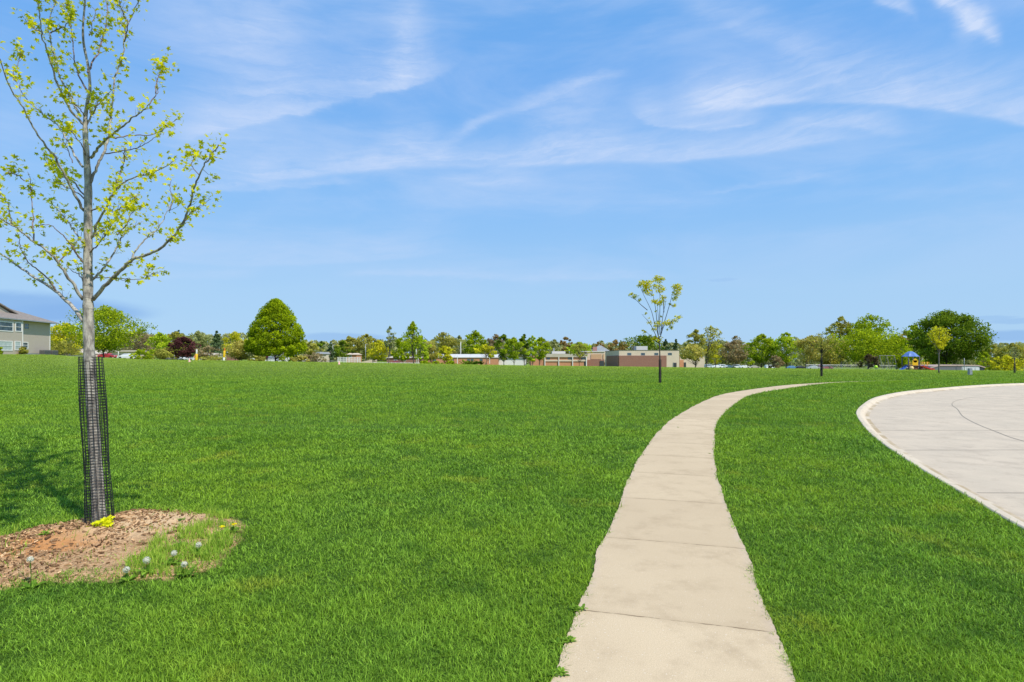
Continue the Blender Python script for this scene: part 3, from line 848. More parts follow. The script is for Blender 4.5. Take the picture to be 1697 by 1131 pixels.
# ------------------------------------------------------------------ foreground maple, in-view branches followed from the photograph
D0 = 5.49
def hp(px, py, dy=0.0):
    Y = D0 + dy
    return Vector((wx(px, Y), Y, wz(py, Y)))
root_loc = hp(165, 872); root_loc.z = 0.0
hero = empty('maple_tree', root_loc, 'foreground maple with pale mottled trunk and sparse yellow green leaves inside black mesh', 'tree')
O = root_loc
mb = MB()
tr = [(166,890,0),(165,872,0),(161,800,0),(157,740,0),(152,660,0),(148,590,0),(146.5,530,0),(146,500,0),(145.5,450,0),(146,400,0),(146,340,0),(146,300,0),(143.5,262,0),(141.5,225,0),(141.5,195,0),(145,170,0.02),(149,145,0.03),(146,110,0.03),(139,75,0.05),(137.5,45,0.05),(141,0,0.08),(143,-50,0.1),(140,-90,0.1)]
wpx = [27,22,19,17.5,16.5,16,15.8,15,13.8,12.6,11.8,10.6,9,8,6,5,4.5,4,3.6,3.2,2.6,2.0,1.5]
tp = [hp(*p) - O for p in tr]
tl = smooth_line(tp, 4)
rad = np.interp(np.linspace(0, len(wpx)-1, len(tl)), range(len(wpx)), [w_*0.5*D0/F for w_ in wpx])
rad = [r*(1+0.05*math.sin(i*1.7)+0.04*random.uniform(-1,1)) for i, r in enumerate(rad)]
mb.tube(tl, rad, 14)
mb.build('trunk', M['bark_pale'], hero, smooth=True)

# (points px, start width px, depth drift in metres per px of length, pale?, leafiness)
BR = [
 ([(138,532),(120,508),(92,482),(60,462),(30,442),(0,420),(-40,392),(-80,350)], 7, .0014, 0.8),
 ([(92,482),(84,468),(66,450),(47,436),(38,418),(32,400),(28,385)], 3, -.001, 1.0),
 ([(138,497),(118,468),(96,436),(78,416),(52,398),(26,377),(0,362),(-30,330)], 5.5, -.0012, 1.0),
 ([(96,436),(112,420),(124,408),(135,385)], 2.4, .001, 1.0),
 ([(56,402),(55,370),(53,335),(50,300),(45,285)], 2.6, .002, 1.2),
 ([(18,372),(14,340),(5,330),(-4,310)], 2.0, .002, 1.2),
 ([(154,497),(178,470),(204,446),(216,432),(240,424),(262,415),(285,394),(302,372),(313,345),(322,312),(333,285),(347,262),(362,240)], 6.5, -.0008, 1.15),
 ([(216,432),(226,415),(240,398),(262,378),(276,352),(285,335)], 3.4, .001, 1.3),
 ([(300,374),(318,352),(335,340),(350,330)], 1.8, .0, 1.4),
 ([(153,464),(170,446),(190,418),(200,395),(215,380),(238,366)], 4, .0012, 1.4),
 ([(157,461),(185,461),(212,463),(236,463),(256,452)], 1.8, -.001, 0.9),
 ([(151,395),(163,368),(182,332),(194,312),(214,298),(238,290),(268,280),(288,268)], 4.2, -.001, 1.4),
 ([(186,326),(195,300),(203,280),(207,255)], 2.4, .0015, 1.2),
 ([(149,305),(160,278),(172,252),(180,225),(184,190),(187,160),(190,130),(201,100),(206,70),(208,48),(222,20),(232,-10),(236,-40)], 4.6, .0006, 1.7),
 ([(206,70),(212,40),(200,15),(196,-15)], 2.2, -.001, 1.6),
 ([(150,262),(162,246),(180,228),(200,212),(222,194),(240,182),(248,172)], 4.8, -.0012, 1.1),
 ([(180,228),(200,228),(228,224),(252,224),(276,210),(296,194)], 2.6, .0008, 1.4),
 ([(175,255),(205,250),(232,244),(252,232),(268,222)], 2.0, -.0008, 1.0),
 ([(143,208),(156,182),(174,162),(186,150)], 3.4, .001, 1.3),
 ([(258,155),(262,130),(266,122),(272,100)], 2.0, .001, 1.6),
 ([(246,174),(256,160),(262,150),(258,128)], 2.2, .001, .8),
 ([(137,277),(124,258),(112,232),(100,212),(78,194),(50,170),(26,135),(12,110)], 3.6, .001, 1.0),
 ([(140,350),(124,322),(108,292),(92,262),(74,240),(55,212),(34,172),(14,140),(2,105),(-6,90)], 4.6, -.0012, 0.9),
 ([(140,208),(120,186),(104,160),(92,128),(80,92),(70,60),(66,30),(62,5),(50,-20)], 4.2, -.001, 1.15),
 ([(133,192),(116,160),(100,128),(90,95),(84,66),(80,48),(84,25),(92,0),(98,-30)], 4.0, .0012, 1.7),
 ([(70,55),(58,48),(46,40),(36,24)], 2.0, .001, 1.4),
 ([(84,55),(98,48),(112,40),(120,22)], 2.2, -.001, 1.6),
 ([(140,330),(126,318),(104,308),(88,300)], 2.6, .001, 1.6),
 ([(140,405),(124,385),(108,362),(92,345),(84,330)], 3.2, .001, 1.5),
 ([(141,440),(122,414),(112,398),(98,385),(80,372),(60,376)], 3.0, -.001, 1.3),
 ([(140,470),(130,455),(118,448),(110,440)], 2.0, .001, 1.2),
 ([(147,420),(160,408),(172,395),(186,372)], 2.8, -.002, 1.5),
 ([(144,262),(134,238),(122,222),(112,212)], 2.2, -.002, 1.4),
 ([(142,195),(130,178),(120,172),(104,164)], 2.0, -.002, 1.7),
 ([(144,172),(152,190),(160,172),(166,160)], 2.0, -.002, 1.4),
 ([(120,270),(112,246),(104,230),(110,205)], 1.6, .002, .9),
 ([(26,135),(22,120),(30,105),(34,88)], 1.8, .001, 1.8),
 ([(148,60),(151,48),(158,20),(152,12)], 1.4, .001, .5),
 ([(206,246),(206,268),(198,290),(190,305)], 1.8, .001, 1.2),
 ([(280,350),(286,330),(281,312),(283,297)], 2.0, .001, 1.4),
 ([(330,290),(318,275),(322,262),(318,255)], 1.6, .001, 1.3),
 ([(150,350),(170,345),(190,350),(205,340)], 2.2, -.002, 1.5),
 ([(40,300),(28,290),(14,288),(4,292)], 1.6, .001, 1.9),
 ([(143,-15),(175,-40),(215,-60),(250,-75)], 3.0, .003, 6.0),  # from here mostly unseen upper crown, added extra leafy to deepen the lawn shadow
 ([(143,-15),(115,-45),(80,-60),(40,-75)], 3.0, -.003, 6.0),
 ([(141,-70),(175,-120),(205,-160),(215,-200)], 3.0, -.003, 6.0),
 ([(141,-70),(105,-130),(85,-170),(75,-210)], 3.0, .003, 6.0),
 ([(142,-20),(150,-60),(170,-100),(165,-150)], 3.0, .006, 6.0),
 ([(142,-20),(130,-60),(110,-110),(125,-150)], 3.0, -.006, 6.0),
 ([(-10,-20),(20,-60),(30,-110)], 3.0, .003, 6.0),
 ([(142,-40),(160,-75),(185,-100),(215,-120)], 3.0, .002, 5.0),
 ([(142,-30),(120,-70),(95,-105),(70,-125)], 3.0, -.002, 5.0),
 ([(141,-60),(150,-110),(160,-160),(155,-200)], 3.0, .002, 5.0),
 ([(141,-50),(130,-110),(118,-150),(120,-190)], 3.0, -.002, 5.0),
 ([(98,-30),(90,-70),(70,-100),(55,-130)], 2.5, .002, 5.0),
 ([(50,-20),(30,-55),(10,-80)], 2.5, -.002, 5.0),
 ([(236,-40),(245,-75),(240,-110)], 2.5, .002, 5.0),
 ([(145,120),(165,80),(178,20),(170,-30),(175,-80)], 3.0, .004, 1.6),
 ([(144,150),(125,110),(120,60),(110,0),(115,-60)], 3.0, .005, 1.5),
 ([(144,330),(120,300),(100,290),(70,250)], 3.0, .006, 1.5),
 ([(146,400),(170,380),(200,360),(230,320)], 3.0, .006, 1.3),
 ([(194,390),(210,372),(220,352),(240,342)], 2.2, .001, 1.6),
]
LV = Leaves()
def spray(p, d, scale, n, LVo, size=0.060, hang=0.35):
    for _ in range(n):
        off = rv(0.032*scale)
        q = p + off + d*random.uniform(-0.03, 0.05)*scale
        nrm = (Vector((0,0,1))*random.uniform(0.2, 1.0) + rv(0.55))
        up = d + rv(0.6) - Vector((0,0,hang*random.random()))
        t = min(max(random.gauss(0.55, 0.27), 0), 1)
        LVo.leaf(q, size*random.uniform(0.55, 1.3), nrm, up, t, random.uniform(0.1, 0.7))
for pts, w0, drift, lf in BR:
    L = 0; P3 = []; sgn_start = 0
    base_d = 0.0
    for i, (x, y) in enumerate(pts):
        if i: L += math.hypot(x-pts[i-1][0], y-pts[i-1][1])
        P3.append(hp(x, y, base_d + drift*2.6*L) - O)
    P3 = smooth_line(P3, 5)
    P3 = [p + rv(0.004) if 0 < i < len(P3)-1 else p for i, p in enumerate(P3)]
    tot = sum((P3[i+1]-P3[i]).length for i in range(len(P3)-1))
    r0 = w0*0.5*D0/F; r1 = max(0.0018, r0*0.22)
    n = len(P3)
    bmb = MB()
    rr_ = [r0 + (r1-r0)*(i/(n-1))**0.8 for i in range(n)]
    bmb.tube(P3, rr_, 7)
    # twigs with leaves, denser towards the tip
    s = 0.0; phs = random.uniform(0, 6.28)
    for i in range(n-1):
        seg = P3[i+1]-P3[i]; s += seg.length; f_ = s/tot
        prob = (0.25 + 0.95*f_)*lf*seg.length/0.042 * (0.18 + 1.45*max(0.0, math.sin(s*13.0 + phs))**1.5)
        k = int(prob) + (random.random() < prob - int(prob))
        for _ in range(k):
            if tot > 0.9 and f_ < 0.16: continue
            d = (seg.normalized()*0.7 + rv(0.55) + Vector((0,0,0.45))).normalized()
            tl_ = random.uniform(0.02, 0.11)*(1.15-0.3*f_)
            a = P3[i]; b_ = a + d*tl_*0.6 + rv(0.006); c_ = a + d*tl_ + Vector((0,0,0.15*tl_))
            bmb.tube([a, b_, c_], [0.0024, 0.0018, 0.001], 4, False)
            spray(c_, d, 1.0, random.choice((2,3,4,6,8)), LV)
            if tl_ > 0.07: spray(b_, d, 0.8, random.choice((1,2,3)), LV)
    spray(P3[-1], (P3[-1]-P3[-2]).normalized(), 1.4, int(9*lf), LV)
    bmb.build('branch', M['bark_pale'] if w0 > 3.1 else M['twig'], hero, smooth=True)
LV.build('foliage', PAL['hero'], hero)
print('hero leaves', len(LV.c)//20)
# bright shoots at the foot of the trunk
SH = Leaves()
for _ in range(120):
    px = random.uniform(147, 186); py = 874 - (px-147)*0.38 + random.uniform(-8, 8) + 4
    q = hp(px, py, -0.16 - 0.03*random.random()) - O; q.z = max(q.z, 0.02)
    SH.leaf(q, random.uniform(0.035, 0.075), Vector((0,-0.5,1))+rv(0.5), rv(1)+Vector((0,0,0.2)), min(max(random.gauss(.6,.3),0),1), 0.4)
SH.build('basal_shoots', PAL['sprout'], hero)

# its guard leans with the trunk
top_c = hp(147.5, 592, 0.03); bot_c = hp(166, 868, 0.0)
gh = top_c.z
mb = guard_mesh(gh, 0.112, 0.100, 60, 18, 0.0038, lean=(top_c.x-bot_c.x, 0.05))
o = mb.build('tree_guard', M['black_plastic'], None, loc=(bot_c.x, bot_c.y, 0.0))
tag(o, 'tall leaning black plastic mesh guard around the pale trunk of the foreground maple', 'tree guard', 'black mesh guards around young trees')

# ------------------------------------------------------------------ young trees with guards further off
gsmall = None
def young_guard(px, Y, label, h=1.5, r=0.125):
    global gsmall
    X = wx(px, Y)
    if gsmall is None:
        gsmall = guard_mesh(1.5, 0.13, 0.125, 40, 14, 0.007).build('tree_guard', M['black_plastic'], None, loc=(X, Y, gz(X, Y)))
        o = gsmall
    else:
        o = gsmall.copy(); o.name = 'tree_guard'; COL.objects.link(o); o.location = (X, Y, gz(X, Y))
    o.scale = (r/0.128, r/0.128, h/1.5)
    tag(o, label, 'tree guard', 'black mesh guards around young trees')
    return o

def traced_tree(name, label, base, Y, stems, clusters, pal, trunk_px, conv, leaf=0.14, dens=1.0, bark='bark_dark', group=None, jitter=0.5, tw=1.0):
    """stems: polylines in the picture survey, clusters: (x, y, radius) leaf clumps"""
    bx_, by_ = base
    O = Vector((wx(bx_, Y), Y, gz(wx(bx_, Y), Y)))
    root = empty(name, O, label, 'tree', group)
    def q(x, y, dy=0.0):
        x, y = conv(x, y); return Vector((wx(x, Y+dy), Y+dy, wz(y, Y+dy))) - O
    mpp = Y/F
    mb = MB()
    tp = smooth_line([q(*p) for p in trunk_px], 4)
    tp[0] = Vector((tp[0].x, tp[0].y, -0.1))
    mb.tube(tp, [ (tw*(1-0.6*i/(len(tp)-1)))*1.6*mpp for i in range(len(tp))], 8)
    mb.build('trunk', M[bark], root, smooth=True)
    drift = []
    for st in stems:
        k = random.uniform(-jitter, jitter); n = len(st)
        pts = smooth_line([q(x, y, k*i/(n-1)) for i, (x, y) in enumerate(st)], 4)
        b = MB(); b.tube(pts, [ (1.1*(1-0.75*i/(len(pts)-1)))*tw*0.62*mpp for i in range(len(pts))], 5)
        drift.append((pts, b))
    LVs = Leaves()
    ends = [(p, b) for pts, b in drift for p in pts]
    for (x, y, r) in clusters:
        c0 = q(x, y)
        e, tb = min(ends, key=lambda p: (p[0].x-c0.x)**2 + (p[0].z-c0.z)**2)
        c0 = Vector((c0.x, e.y + random.uniform(-0.2, 0.2)*jitter*2, c0.z))
        s = conv(x+r, y)[0] - conv(x, y)[0]; R = s*mpp*1.2
        tb.tube([e, (e+c0)/2 + rv(0.05*R), c0], [0.16*mpp, 0.13*mpp, 0.08*mpp], 4, False)
        n = int(dens*(R/leaf)**2*5) + 3
        for _ in range(n):
            d = rv(1).normalized()*R*random.random()**0.6
            LVs.quad(c0 + Vector((d.x*1.1, d.y*1.2, d.z*0.75)), leaf*random.uniform(0.6, 1.3), Vector((0,0,0.6))+rv(0.6), rv(1), min(max(random.gauss(.55,.28),0),1))
    for _, b in drift: b.build('branch', M[bark], root, smooth=True)
    LVs.build('foliage', PAL[pal], root)
    return root, O

cv1 = lambda x, y: (980 + x/5.3875, 440 + y/5.3857)
Yt = depth_at(1094, 635.5)
ST = [[(605,690),(590,600),(560,500),(540,420),(510,350),(470,270),(440,200),(430,160)],
      [(600,640),(585,500),(575,400),(560,310),(545,240),(520,150)],
      [(612,620),(610,480),(612,380),(612,280),(612,180),(620,100)],
      [(618,640),(630,520),(645,410),(660,340),(650,290)],
      [(625,580),(660,480),(690,380),(710,310),(730,230),(745,200)],
      [(615,640),(650,540),(700,510),(760,470)],
      [(604,690),(545,560),(515,510),(485,475),(450,435)],[(606,700),(540,640),(475,580)],[(500,400),(440,350),(400,310),(330,275)],
      [(606,720),(595,600),(600,500),(590,380),(575,300)],[(648,420),(640,300),(610,250),(600,190)],[(690,520),(700,545),(720,500),(745,470)],[(700,350),(730,360),(755,352)]]
CLU = [(455,190,45),(430,170,30),(410,190,22),(480,240,28),(375,290,26),(330,275,20),(520,145,25),(545,145,18),(620,115,42),(650,110,25),(600,95,20),(565,190,28),(550,215,18),(645,210,30),(610,225,25),(735,210,40),(765,220,24),(735,260,32),(720,200,25),(730,305,24),(740,290,16),(610,330,42),(580,320,25),(545,325,20),(755,355,20),(640,290,28),(450,440,14),(515,515,22),(490,480,9),(600,520,34),(650,525,26),(690,515,36),(720,500,22),(755,468,26),(700,560,20),(680,575,12),(495,590,16),(480,575,10),(545,575,20),(600,660,32),(560,665,26),(540,630,18),(600,690,18),(410,320,14),(540,260,18),(625,180,20),(570,410,9),(625,455,9),(700,350,14),(450,240,20),(460,215,30),(500,250,16),(550,545,16),(575,640,15)]
tree1, tO = traced_tree('young_tree', 'slender young tree with sparse yellow leaves standing in the lawn left of the sidewalk', (1094,635.5), Yt, ST, CLU, 'yellow',
    [(614,1060),(613,900),(612,830),(610,760),(609,700),(606,640)], cv1, leaf=0.095, dens=2.5, jitter=0.9, tw=0.95)
young_guard(1093.8, Yt, 'slim black guard around the young tree standing left of the sidewalk', 1.55, 0.085)

Yb_ = depth_at(1361, 624.5); cv2 = lambda x, y: (x, y)
def fan(px, y0, y1, top, halfw, n, seed):
    rs = random.Random(seed); S = []
    for i in range(n):
        f_ = -1 + 2*i/(n-1) + rs.uniform(-.15, .15); yb = y0 + (y1-y0)*rs.random()
        tp_ = top + abs(f_)*12 + rs.uniform(0, 5)
        S.append([(px, yb), (px+f_*halfw*0.3, yb+(tp_-yb)*0.35), (px+f_*halfw*0.75, yb+(tp_-yb)*0.72), (px+f_*halfw, tp_)])
    return S
def fan_clusters(S, rmin, rmax, per, seed):
    rs = random.Random(seed); C_ = []
    for st in S:
        for _ in range(per):
            t = rs.uniform(0.25, 1.0)*(len(st)-1); i = min(int(t), len(st)-2); f_ = t-i
            C_.append((st[i][0]*(1-f_)+st[i+1][0]*f_ + rs.uniform(-2.5,2.5), st[i][1]*(1-f_)+st[i+1][1]*f_ + rs.uniform(-2,2), rs.uniform(rmin, rmax)))
    return C_
S2 = fan(1361.5, 592, 580, 549, 24, 13, 3)
traced_tree('young_tree', 'thin young tree with loose olive crown and black guard beyond the end of the sidewalk', (1361.5,624.5), Yb_, S2, fan_clusters(S2, 1.6, 3.6, 9, 4), 'olive',
    [(1361.5,625),(1361.3,600),(1361.5,588),(1362,575)], cv2, leaf=0.11, dens=0.5, jitter=1.2, tw=0.75)
young_guard(1361.5, Yb_, 'black guard around the thin olive young tree beyond the end of the sidewalk', 1.62, 0.11)
Yc_ = depth_at(1556, 618.5)
S3 = fan(1556, 592, 582, 539, 20, 13, 5)
traced_tree('young_tree', 'small golden yellow young tree with grey trunk in front of the large dark maple', (1556,618.5), Yc_, S3, fan_clusters(S3, 2.0, 4.2, 11, 6), 'yellow',
    [(1556,619),(1556,600),(1556,588),(1557,575)], cv2, leaf=0.15, dens=0.9, jitter=1.2, tw=0.75, bark='bark_grey')
Yd_ = depth_at(1681, 619)
S4 = fan(1681.5, 600, 590, 572, 11, 9, 8)
traced_tree('young_tree', 'little young tree with grey leaves and black guard near the right edge by the road', (1681.5,619), Yd_, S4, fan_clusters(S4, 1.2, 2.6, 5, 9), 'grey',
    [(1681.5,619),(1681.5,604),(1681.5,592)], cv2, leaf=0.12, dens=0.4, jitter=0.8, tw=0.6, bark='bark_grey')
young_guard(1681.5, Yd_, 'black guard around the little tree near the right edge by the road', 1.05, 0.11)

# ------------------------------------------------------------------ background trees
def prof(kind, t):
    if kind == 'dome':   return (0.80 + 0.20*min(t/0.10, 1)) * (1-t**1.7)**0.70 * 0.97
    if kind == 'cone':   return min(t/0.06, 1) * (1-t)**0.85
    if kind == 'round':  return max(math.sin(math.pi*min(max(t*0.93+0.05,0),1)), 0)**0.55
    if kind == 'oval':   return max(math.sin(math.pi*min(max(t*0.95+0.03,0),1)), 0)**0.75
    if kind == 'vase':   return max(math.sin(math.pi*min(t**1.35*0.9+0.08,1)), 0)**0.7
    if kind == 'flat':   return max(math.sin(math.pi*(0.22+0.72*t)), 0)**0.5
    return 1.0
N_TREES = 0
def bg_tree(kind, x0, x1, top, base, d, pal, label, name='broadleaf_tree', cb=None, tx=None, sparse=False, dens=1.0, bark='bark_grey', group=None, lobes=7, rough=0.22, cat='tree', nb=None, leafk=1.0):
    global N_TREES; N_TREES += 1; xm_ = (x0+x1)/2; xw_ = (x1-x0)/2*(1.12 if kind != 'cone' else 1.05); x0, x1 = (xm_-xw_, xm_+xw_) if kind != 'dome' else (x0, x1)
    rs = random.Random(N_TREES*13+5)
    mpp = d/F; cx = (x0+x1)/2; W = (x1-x0)/2*mpp*1.0; Ht = (base-top)*mpp
    tx = cx if tx is None else tx
    if cb is None: cb = base - 0.07*(base-top)
    zb = wz(base, d)
    O = Vector((wx(tx, d), d, zb))
    root = empty(name, O, label, cat, group)
    ccx = wx(cx, d) - O.x; cz0 = (base-cb)*mpp; ch = Ht - cz0
    ph = [rs.uniform(0, 6.28) for _ in range(6)]
    def env(t, a):
        m = 1 + rough*(0.5*math.sin(a*2+ph[0]+t*4)+0.5*math.sin(a*3+ph[1]-t*7)+0.45*math.sin(a*5+ph[2]+t*11))
        return prof(kind, t)*W*m
    # clumps
    areapx = (x1-x0)*(cb-top)*0.75
    ncl = int(np.clip(areapx/ (24 if not sparse else 20), 18, 190))
    if kind == 'cone': ncl = int(ncl*1.6)
    cl = []
    if kind == 'dome':
        ncl = 0
        for i in range(230):
            t = ((i+0.5)/230)**1.25*0.97; a = i*2.39996
            rc = W*0.13*(0.75+0.5*rs.random()); rr0 = max(prof(kind, t)*W - rc*0.85, 0)*(1 if i % 4 else rs.uniform(0.4, 0.9))
            cl.append((Vector((ccx + rr0*math.cos(a), rr0*math.sin(a), cz0 + ch*t)), rc, rs.random()))
    for i in range(ncl):
        t = rs.random()**(1.5 if kind == 'dome' else 0.9); a = rs.uniform(0, 2*math.pi)
        rr0 = env(t, a)*(rs.uniform(0.62, 0.93) + (0.05 if kind == 'dome' else 0) if rs.random() < 0.72 else rs.uniform(0.1, 0.6))
        rc = W*(rs.uniform(0.14, 0.27)*(1.1 if kind == 'dome' else 1.0)*(0.62+0.38*prof(kind, t)) if kind != 'cone' else 0.1+0.28*prof(kind, t))
        cl.append((Vector((ccx + rr0*math.cos(a), rr0*math.sin(a), cz0 + ch*(0.04+0.93*t) - (rc*0.5 if t > .8 else 0))), rc, rs.random()))
    # crown top and the widest points are always reached
    cl.append((Vector((ccx, 0, cz0 + ch*0.96)), W*(0.12 if kind != 'cone' else 0.05), 0.5))
    leafk *= 1.22
    nleaf = int(areapx*(2.5 if not sparse else 1.15)*dens/leafk**1.7)
    s0 = 2.0*mpp*leafk
    per = max(nleaf//len(cl), 4)
    arr = []
    G = np.random.default_rng(N_TREES)
    Cn = []; Ts = []
    for (c0, rc, tn) in cl:
        n = max(3, int(per*(0.6+0.8*rs.random())))
        d_ = G.normal(size=(n,3)); d_ /= np.linalg.norm(d_, axis=1)[:,None]
        rad_ = rc*(0.25+0.85*G.random(n)**0.5)[:,None]
        Cn.append(np.array(c0) + d_*rad_*np.array([1.15,1.15,0.8]))
        Ts.append(np.clip(0.22 + 0.34*tn + 0.22*d_[:,2] + 0.12*d_[:,0] + G.normal(0,0.18,n) + 0.25*(tn-0.5), 0, 1))  # clump shading in the tint: upper and right-hand leaves painted lighter
    Cn = np.concatenate(Cn); Ts = np.concatenate(Ts); n = len(Cn)
    nr_ = G.normal(size=(n,3)) + np.array([0.15,-0.25,0.45]); nr_ /= np.linalg.norm(nr_, axis=1)[:,None]
    t_ = np.cross(nr_, G.normal(size=(n,3))); t_ /= np.linalg.norm(t_, axis=1)[:,None]; b_ = np.cross(nr_, t_)
    sz = (s0*G.lognormal(0, 0.32, n))[:,None]
    vs = np.stack([Cn - t_*sz*0.5, Cn + b_*sz*0.38, Cn + t_*sz*0.55, Cn - b_*sz*0.34 + nr_*sz*0.1], 1).reshape(-1,3)
    vs[:,2] = np.maximum(vs[:,2], 0.0)
    # trunk and limbs
    mb = MB()
    tr_ = max(0.035*Ht*0.5, 0.45*mpp)*(0.8 if not sparse else 0.7)
    lean_ = rs.uniform(-.02,.02)*Ht
    axis = [Vector((0,0,-0.8)), Vector((0,0,0)), Vector((lean_,0,cz0*0.9)), Vector((ccx*0.6+lean_, 0, cz0+ch*0.35)), Vector((ccx, 0, cz0+ch*0.8))]
    ax = smooth_line(axis, 4)
    mb.tube(ax, [tr_*(1.25 if i < 5 else 1.0)*(1-0.9*(i/(len(ax)-1))**1.2)+0.08*mpp for i in range(len(ax))], 7)
    nb_ = nb or (16 if not sparse else 34)
    for c0, rc, tn in rs.sample(cl, min(nb_, len(cl))):
        hfr = max(0.12, min(0.9, (c0.z - cz0)/max(ch,0.1)*0.6))
        k = int(5 + hfr*(len(ax)-6)); a = ax[min(k, len(ax)-1)]
        if a.z > c0.z and kind not in ('cone',): a = ax[6]
        m_ = (a+c0)/2 + Vector((0,0,-0.06*ch)) + Vector((rs.gauss(0,.03),rs.gauss(0,.03),rs.gauss(0,.03)))*W
        rr1 = max(tr_*0.34, 0.2*mpp)
        mb.tube([a, m_, c0], [rr1, rr1*0.65, 0.1*mpp], 4, False)
    mb.build('trunk', M[bark], root, smooth=False)
    np_mesh('crown', vs, np.full(n, 4), np.arange(n*4), PAL[pal], parent=root, tint=Ts)
    return root
T = bg_tree
# --- left part
T('round', 84,134,535,589,150,'yellow','golden green tree directly beside the grey house', cb=586, dens=1.0, tx=112)
T('flat', 84,128,566,589,135,'olive','low pale olive shrub below the golden green tree by the grey house', name='shrub', cat='shrub', cb=589)
T('oval', 122,224,507,593,118,'bright','large leafy green tree seen just behind the foreground maple trunk', cb=582, tx=172, rough=.28, bark='bark_dark', dens=.95)
T('round', 208,256,548,592,190,'brown','brownish budding tree right of the tree behind the maple trunk', sparse=True, dens=1.7)
T('oval', 246,284,551,596,170,'fresh','medium green tree between the brownish tree and the purple tree', cb=594)
T('flat', 222,256,579,597,140,'bright','small green shrub beside the long cream building', name='shrub', cat='shrub', cb=597)
T('flat', 252,300,578,597,150,'olive','low olive hedge plant left of the purple tree', name='shrub', cat='shrub', cb=597)
T('round', 281,325,559,596,120,'purple','small round dark purple plum tree', name='plum_tree', cb=592, bark='bark_dark', dens=1.5, tx=302)
T('oval', 272,312,550,594,230,'olive','olive tree rising behind the purple plum tree on its left')
T('cone', 290,302,547,590,260,'spruce','thin dark spruce tip showing above the purple plum tree', name='spruce_tree')
T('round', 308,348,549,594,240,'grey','grey green tree to the right behind the purple plum tree', dens=.9)
T('cone', 346,372,548,595,210,'spruce','dark pointed conifer between the two yellow poles', name='spruce_tree', cb=594)
T('flat', 328,362,574,595,190,'brown','brownish shrub above the small white house', name='shrub', cat='shrub', cb=594)
T('round', 370,410,550,596,220,'yellow','mustard yellow tree left of the big dome shaped maple')
T('vase', 376,424,565,598,140,'straw','straw coloured loose shrub at the left foot of the big dome shaped maple', name='shrub', cat='shrub', sparse=True, dens=2.3)
T('dome', 407,508,497,599,140,'maple','big dense dome shaped green maple standing alone in the lawn', name='maple_tree', cb=586, tx=457, rough=.05, dens=2.6, bark='bark_dark', nb=30, leafk=.85)
T('flat', 462,492,588,600,200,'bright','clipped green bush right of the trunk of the dome shaped maple', name='shrub', cat='shrub', cb=600)
T('round', 500,530,566,598,230,'olive','olive tree just right of the dome shaped maple')
T('round', 522,543,566,590,260,'deep','small rounded dark green tree above the grey roofed house')
T('cone', 538,558,570,599,240,'spruce','small dark spruce right of the grey roofed house', name='spruce_tree')
T('oval', 555,582,565,600,230,'deep','dark green tree left of the small brick house')
T('round', 558,598,558,600,270,'olive','broad olive tree behind the small brick house')
T('flat', 500,540,586,601,190,'brown','brown twiggy hedge right of the dome shaped maple', name='shrub', cat='shrub', cb=601)
T('round', 590,626,554,600,270,'olive','wide olive tree at the left of the pale bare tree')
T('round', 609,646,564,601,215,'yellow','low mustard coloured tree left of the pale bare tree', cb=597, tx=618)
T('vase', 636,656,541,603,190,'grey','tall pale tree with almost bare crown', sparse=True, dens=1.1, cb=580, tx=644)
T('round', 646,682,561,602,250,'maple','mid green round tree behind the tall narrow ginkgo')
T('cone', 664,704,532,604,185,'bright','tall narrow pale green tree with pointed top', name='ginkgo_tree', cb=582, tx=685.5, dens=.62, bark='bark_dark', rough=.5, nb=40)
T('round', 684,710,559,602,215,'fresh','vivid light green tree right of the tall narrow tree')
T('round', 700,728,569,602,230,'straw','small straw coloured tree in front of the left end of the white roofed building', sparse=True, dens=2.0)
T('round', 713,756,551,598,300,'olive','olive wide tree rising behind the white roof on its left')
T('round', 722,753,574,605,190,'yellow','small yellow tree with dark trunk standing before the brick wall', cb=598, tx=736, sparse=True, dens=2.2, bark='bark_dark')
T('vase', 750,772,556,598,310,'grey','pale poplar with white trunk behind the white roof', sparse=True, dens=1.6, bark='bark_pale')
T('round', 764,808,548,598,300,'maple','big rounded tree behind the middle of the white roof')
T('round', 788,822,572,603,200,'yellow','yellow green tree with several stems at the right end of the white roofed building', cb=594, tx=806, sparse=True, dens=2.2)
T('round', 806,836,554,602,290,'brown','bare brownish tree right of the big tree behind the white roof', sparse=True, dens=1.7)
T('oval', 820,850,554,603,240,'deep','dark pine left of the bright green maple pair', name='pine_tree', rough=.4)
T('oval', 833,869,560,607,180,'bright','bright green maple on the left of the pair before the school', name='maple_tree', cb=597, tx=852, bark='bark_dark')
T('oval', 858,880,554,603,230,'deep','dark pine between the two bright maples', name='pine_tree', rough=.4)
T('oval', 872,893,556,605,210,'fresh','light green loose tree behind the right bright maple')
T('oval', 880,911,559,607,180,'bright','bright green maple on the right of the pair before the school', name='maple_tree', cb=598, tx=894, bark='bark_dark')
T('round', 906,930,563,600,330,'grey','greyish tree behind the flat school roof')
T('round', 926,950,559,598,330,'rust','rusty olive tree behind the flat school roof')
T('round', 938,984,568,600,310,'fresh','yellow green wide tree behind the flat school roof')
T('vase', 944,978,570,608,210,'olive','thin leaved small tree standing before the brick school wing', cb=592, tx=960, sparse=True, dens=1.0, bark='bark_dark')
T('round', 982,1000,567,590,400,'rust','small rust coloured tree left of the pyramid roof')
T('round', 1003,1038,564,592,400,'rust','rust coloured tree right of the pyramid roof')
T('round', 1036,1098,555,596,400,'deep','broad green tree behind the roof of the gym block')
T('cone', 1094,1112,562,600,420,'spruce','spruce with rounded shoulders behind the young lawn tree', name='spruce_tree')
T('cone', 1112,1128,562,600,400,'spruce','dark spruce above the right corner of the gym block', name='spruce_tree')
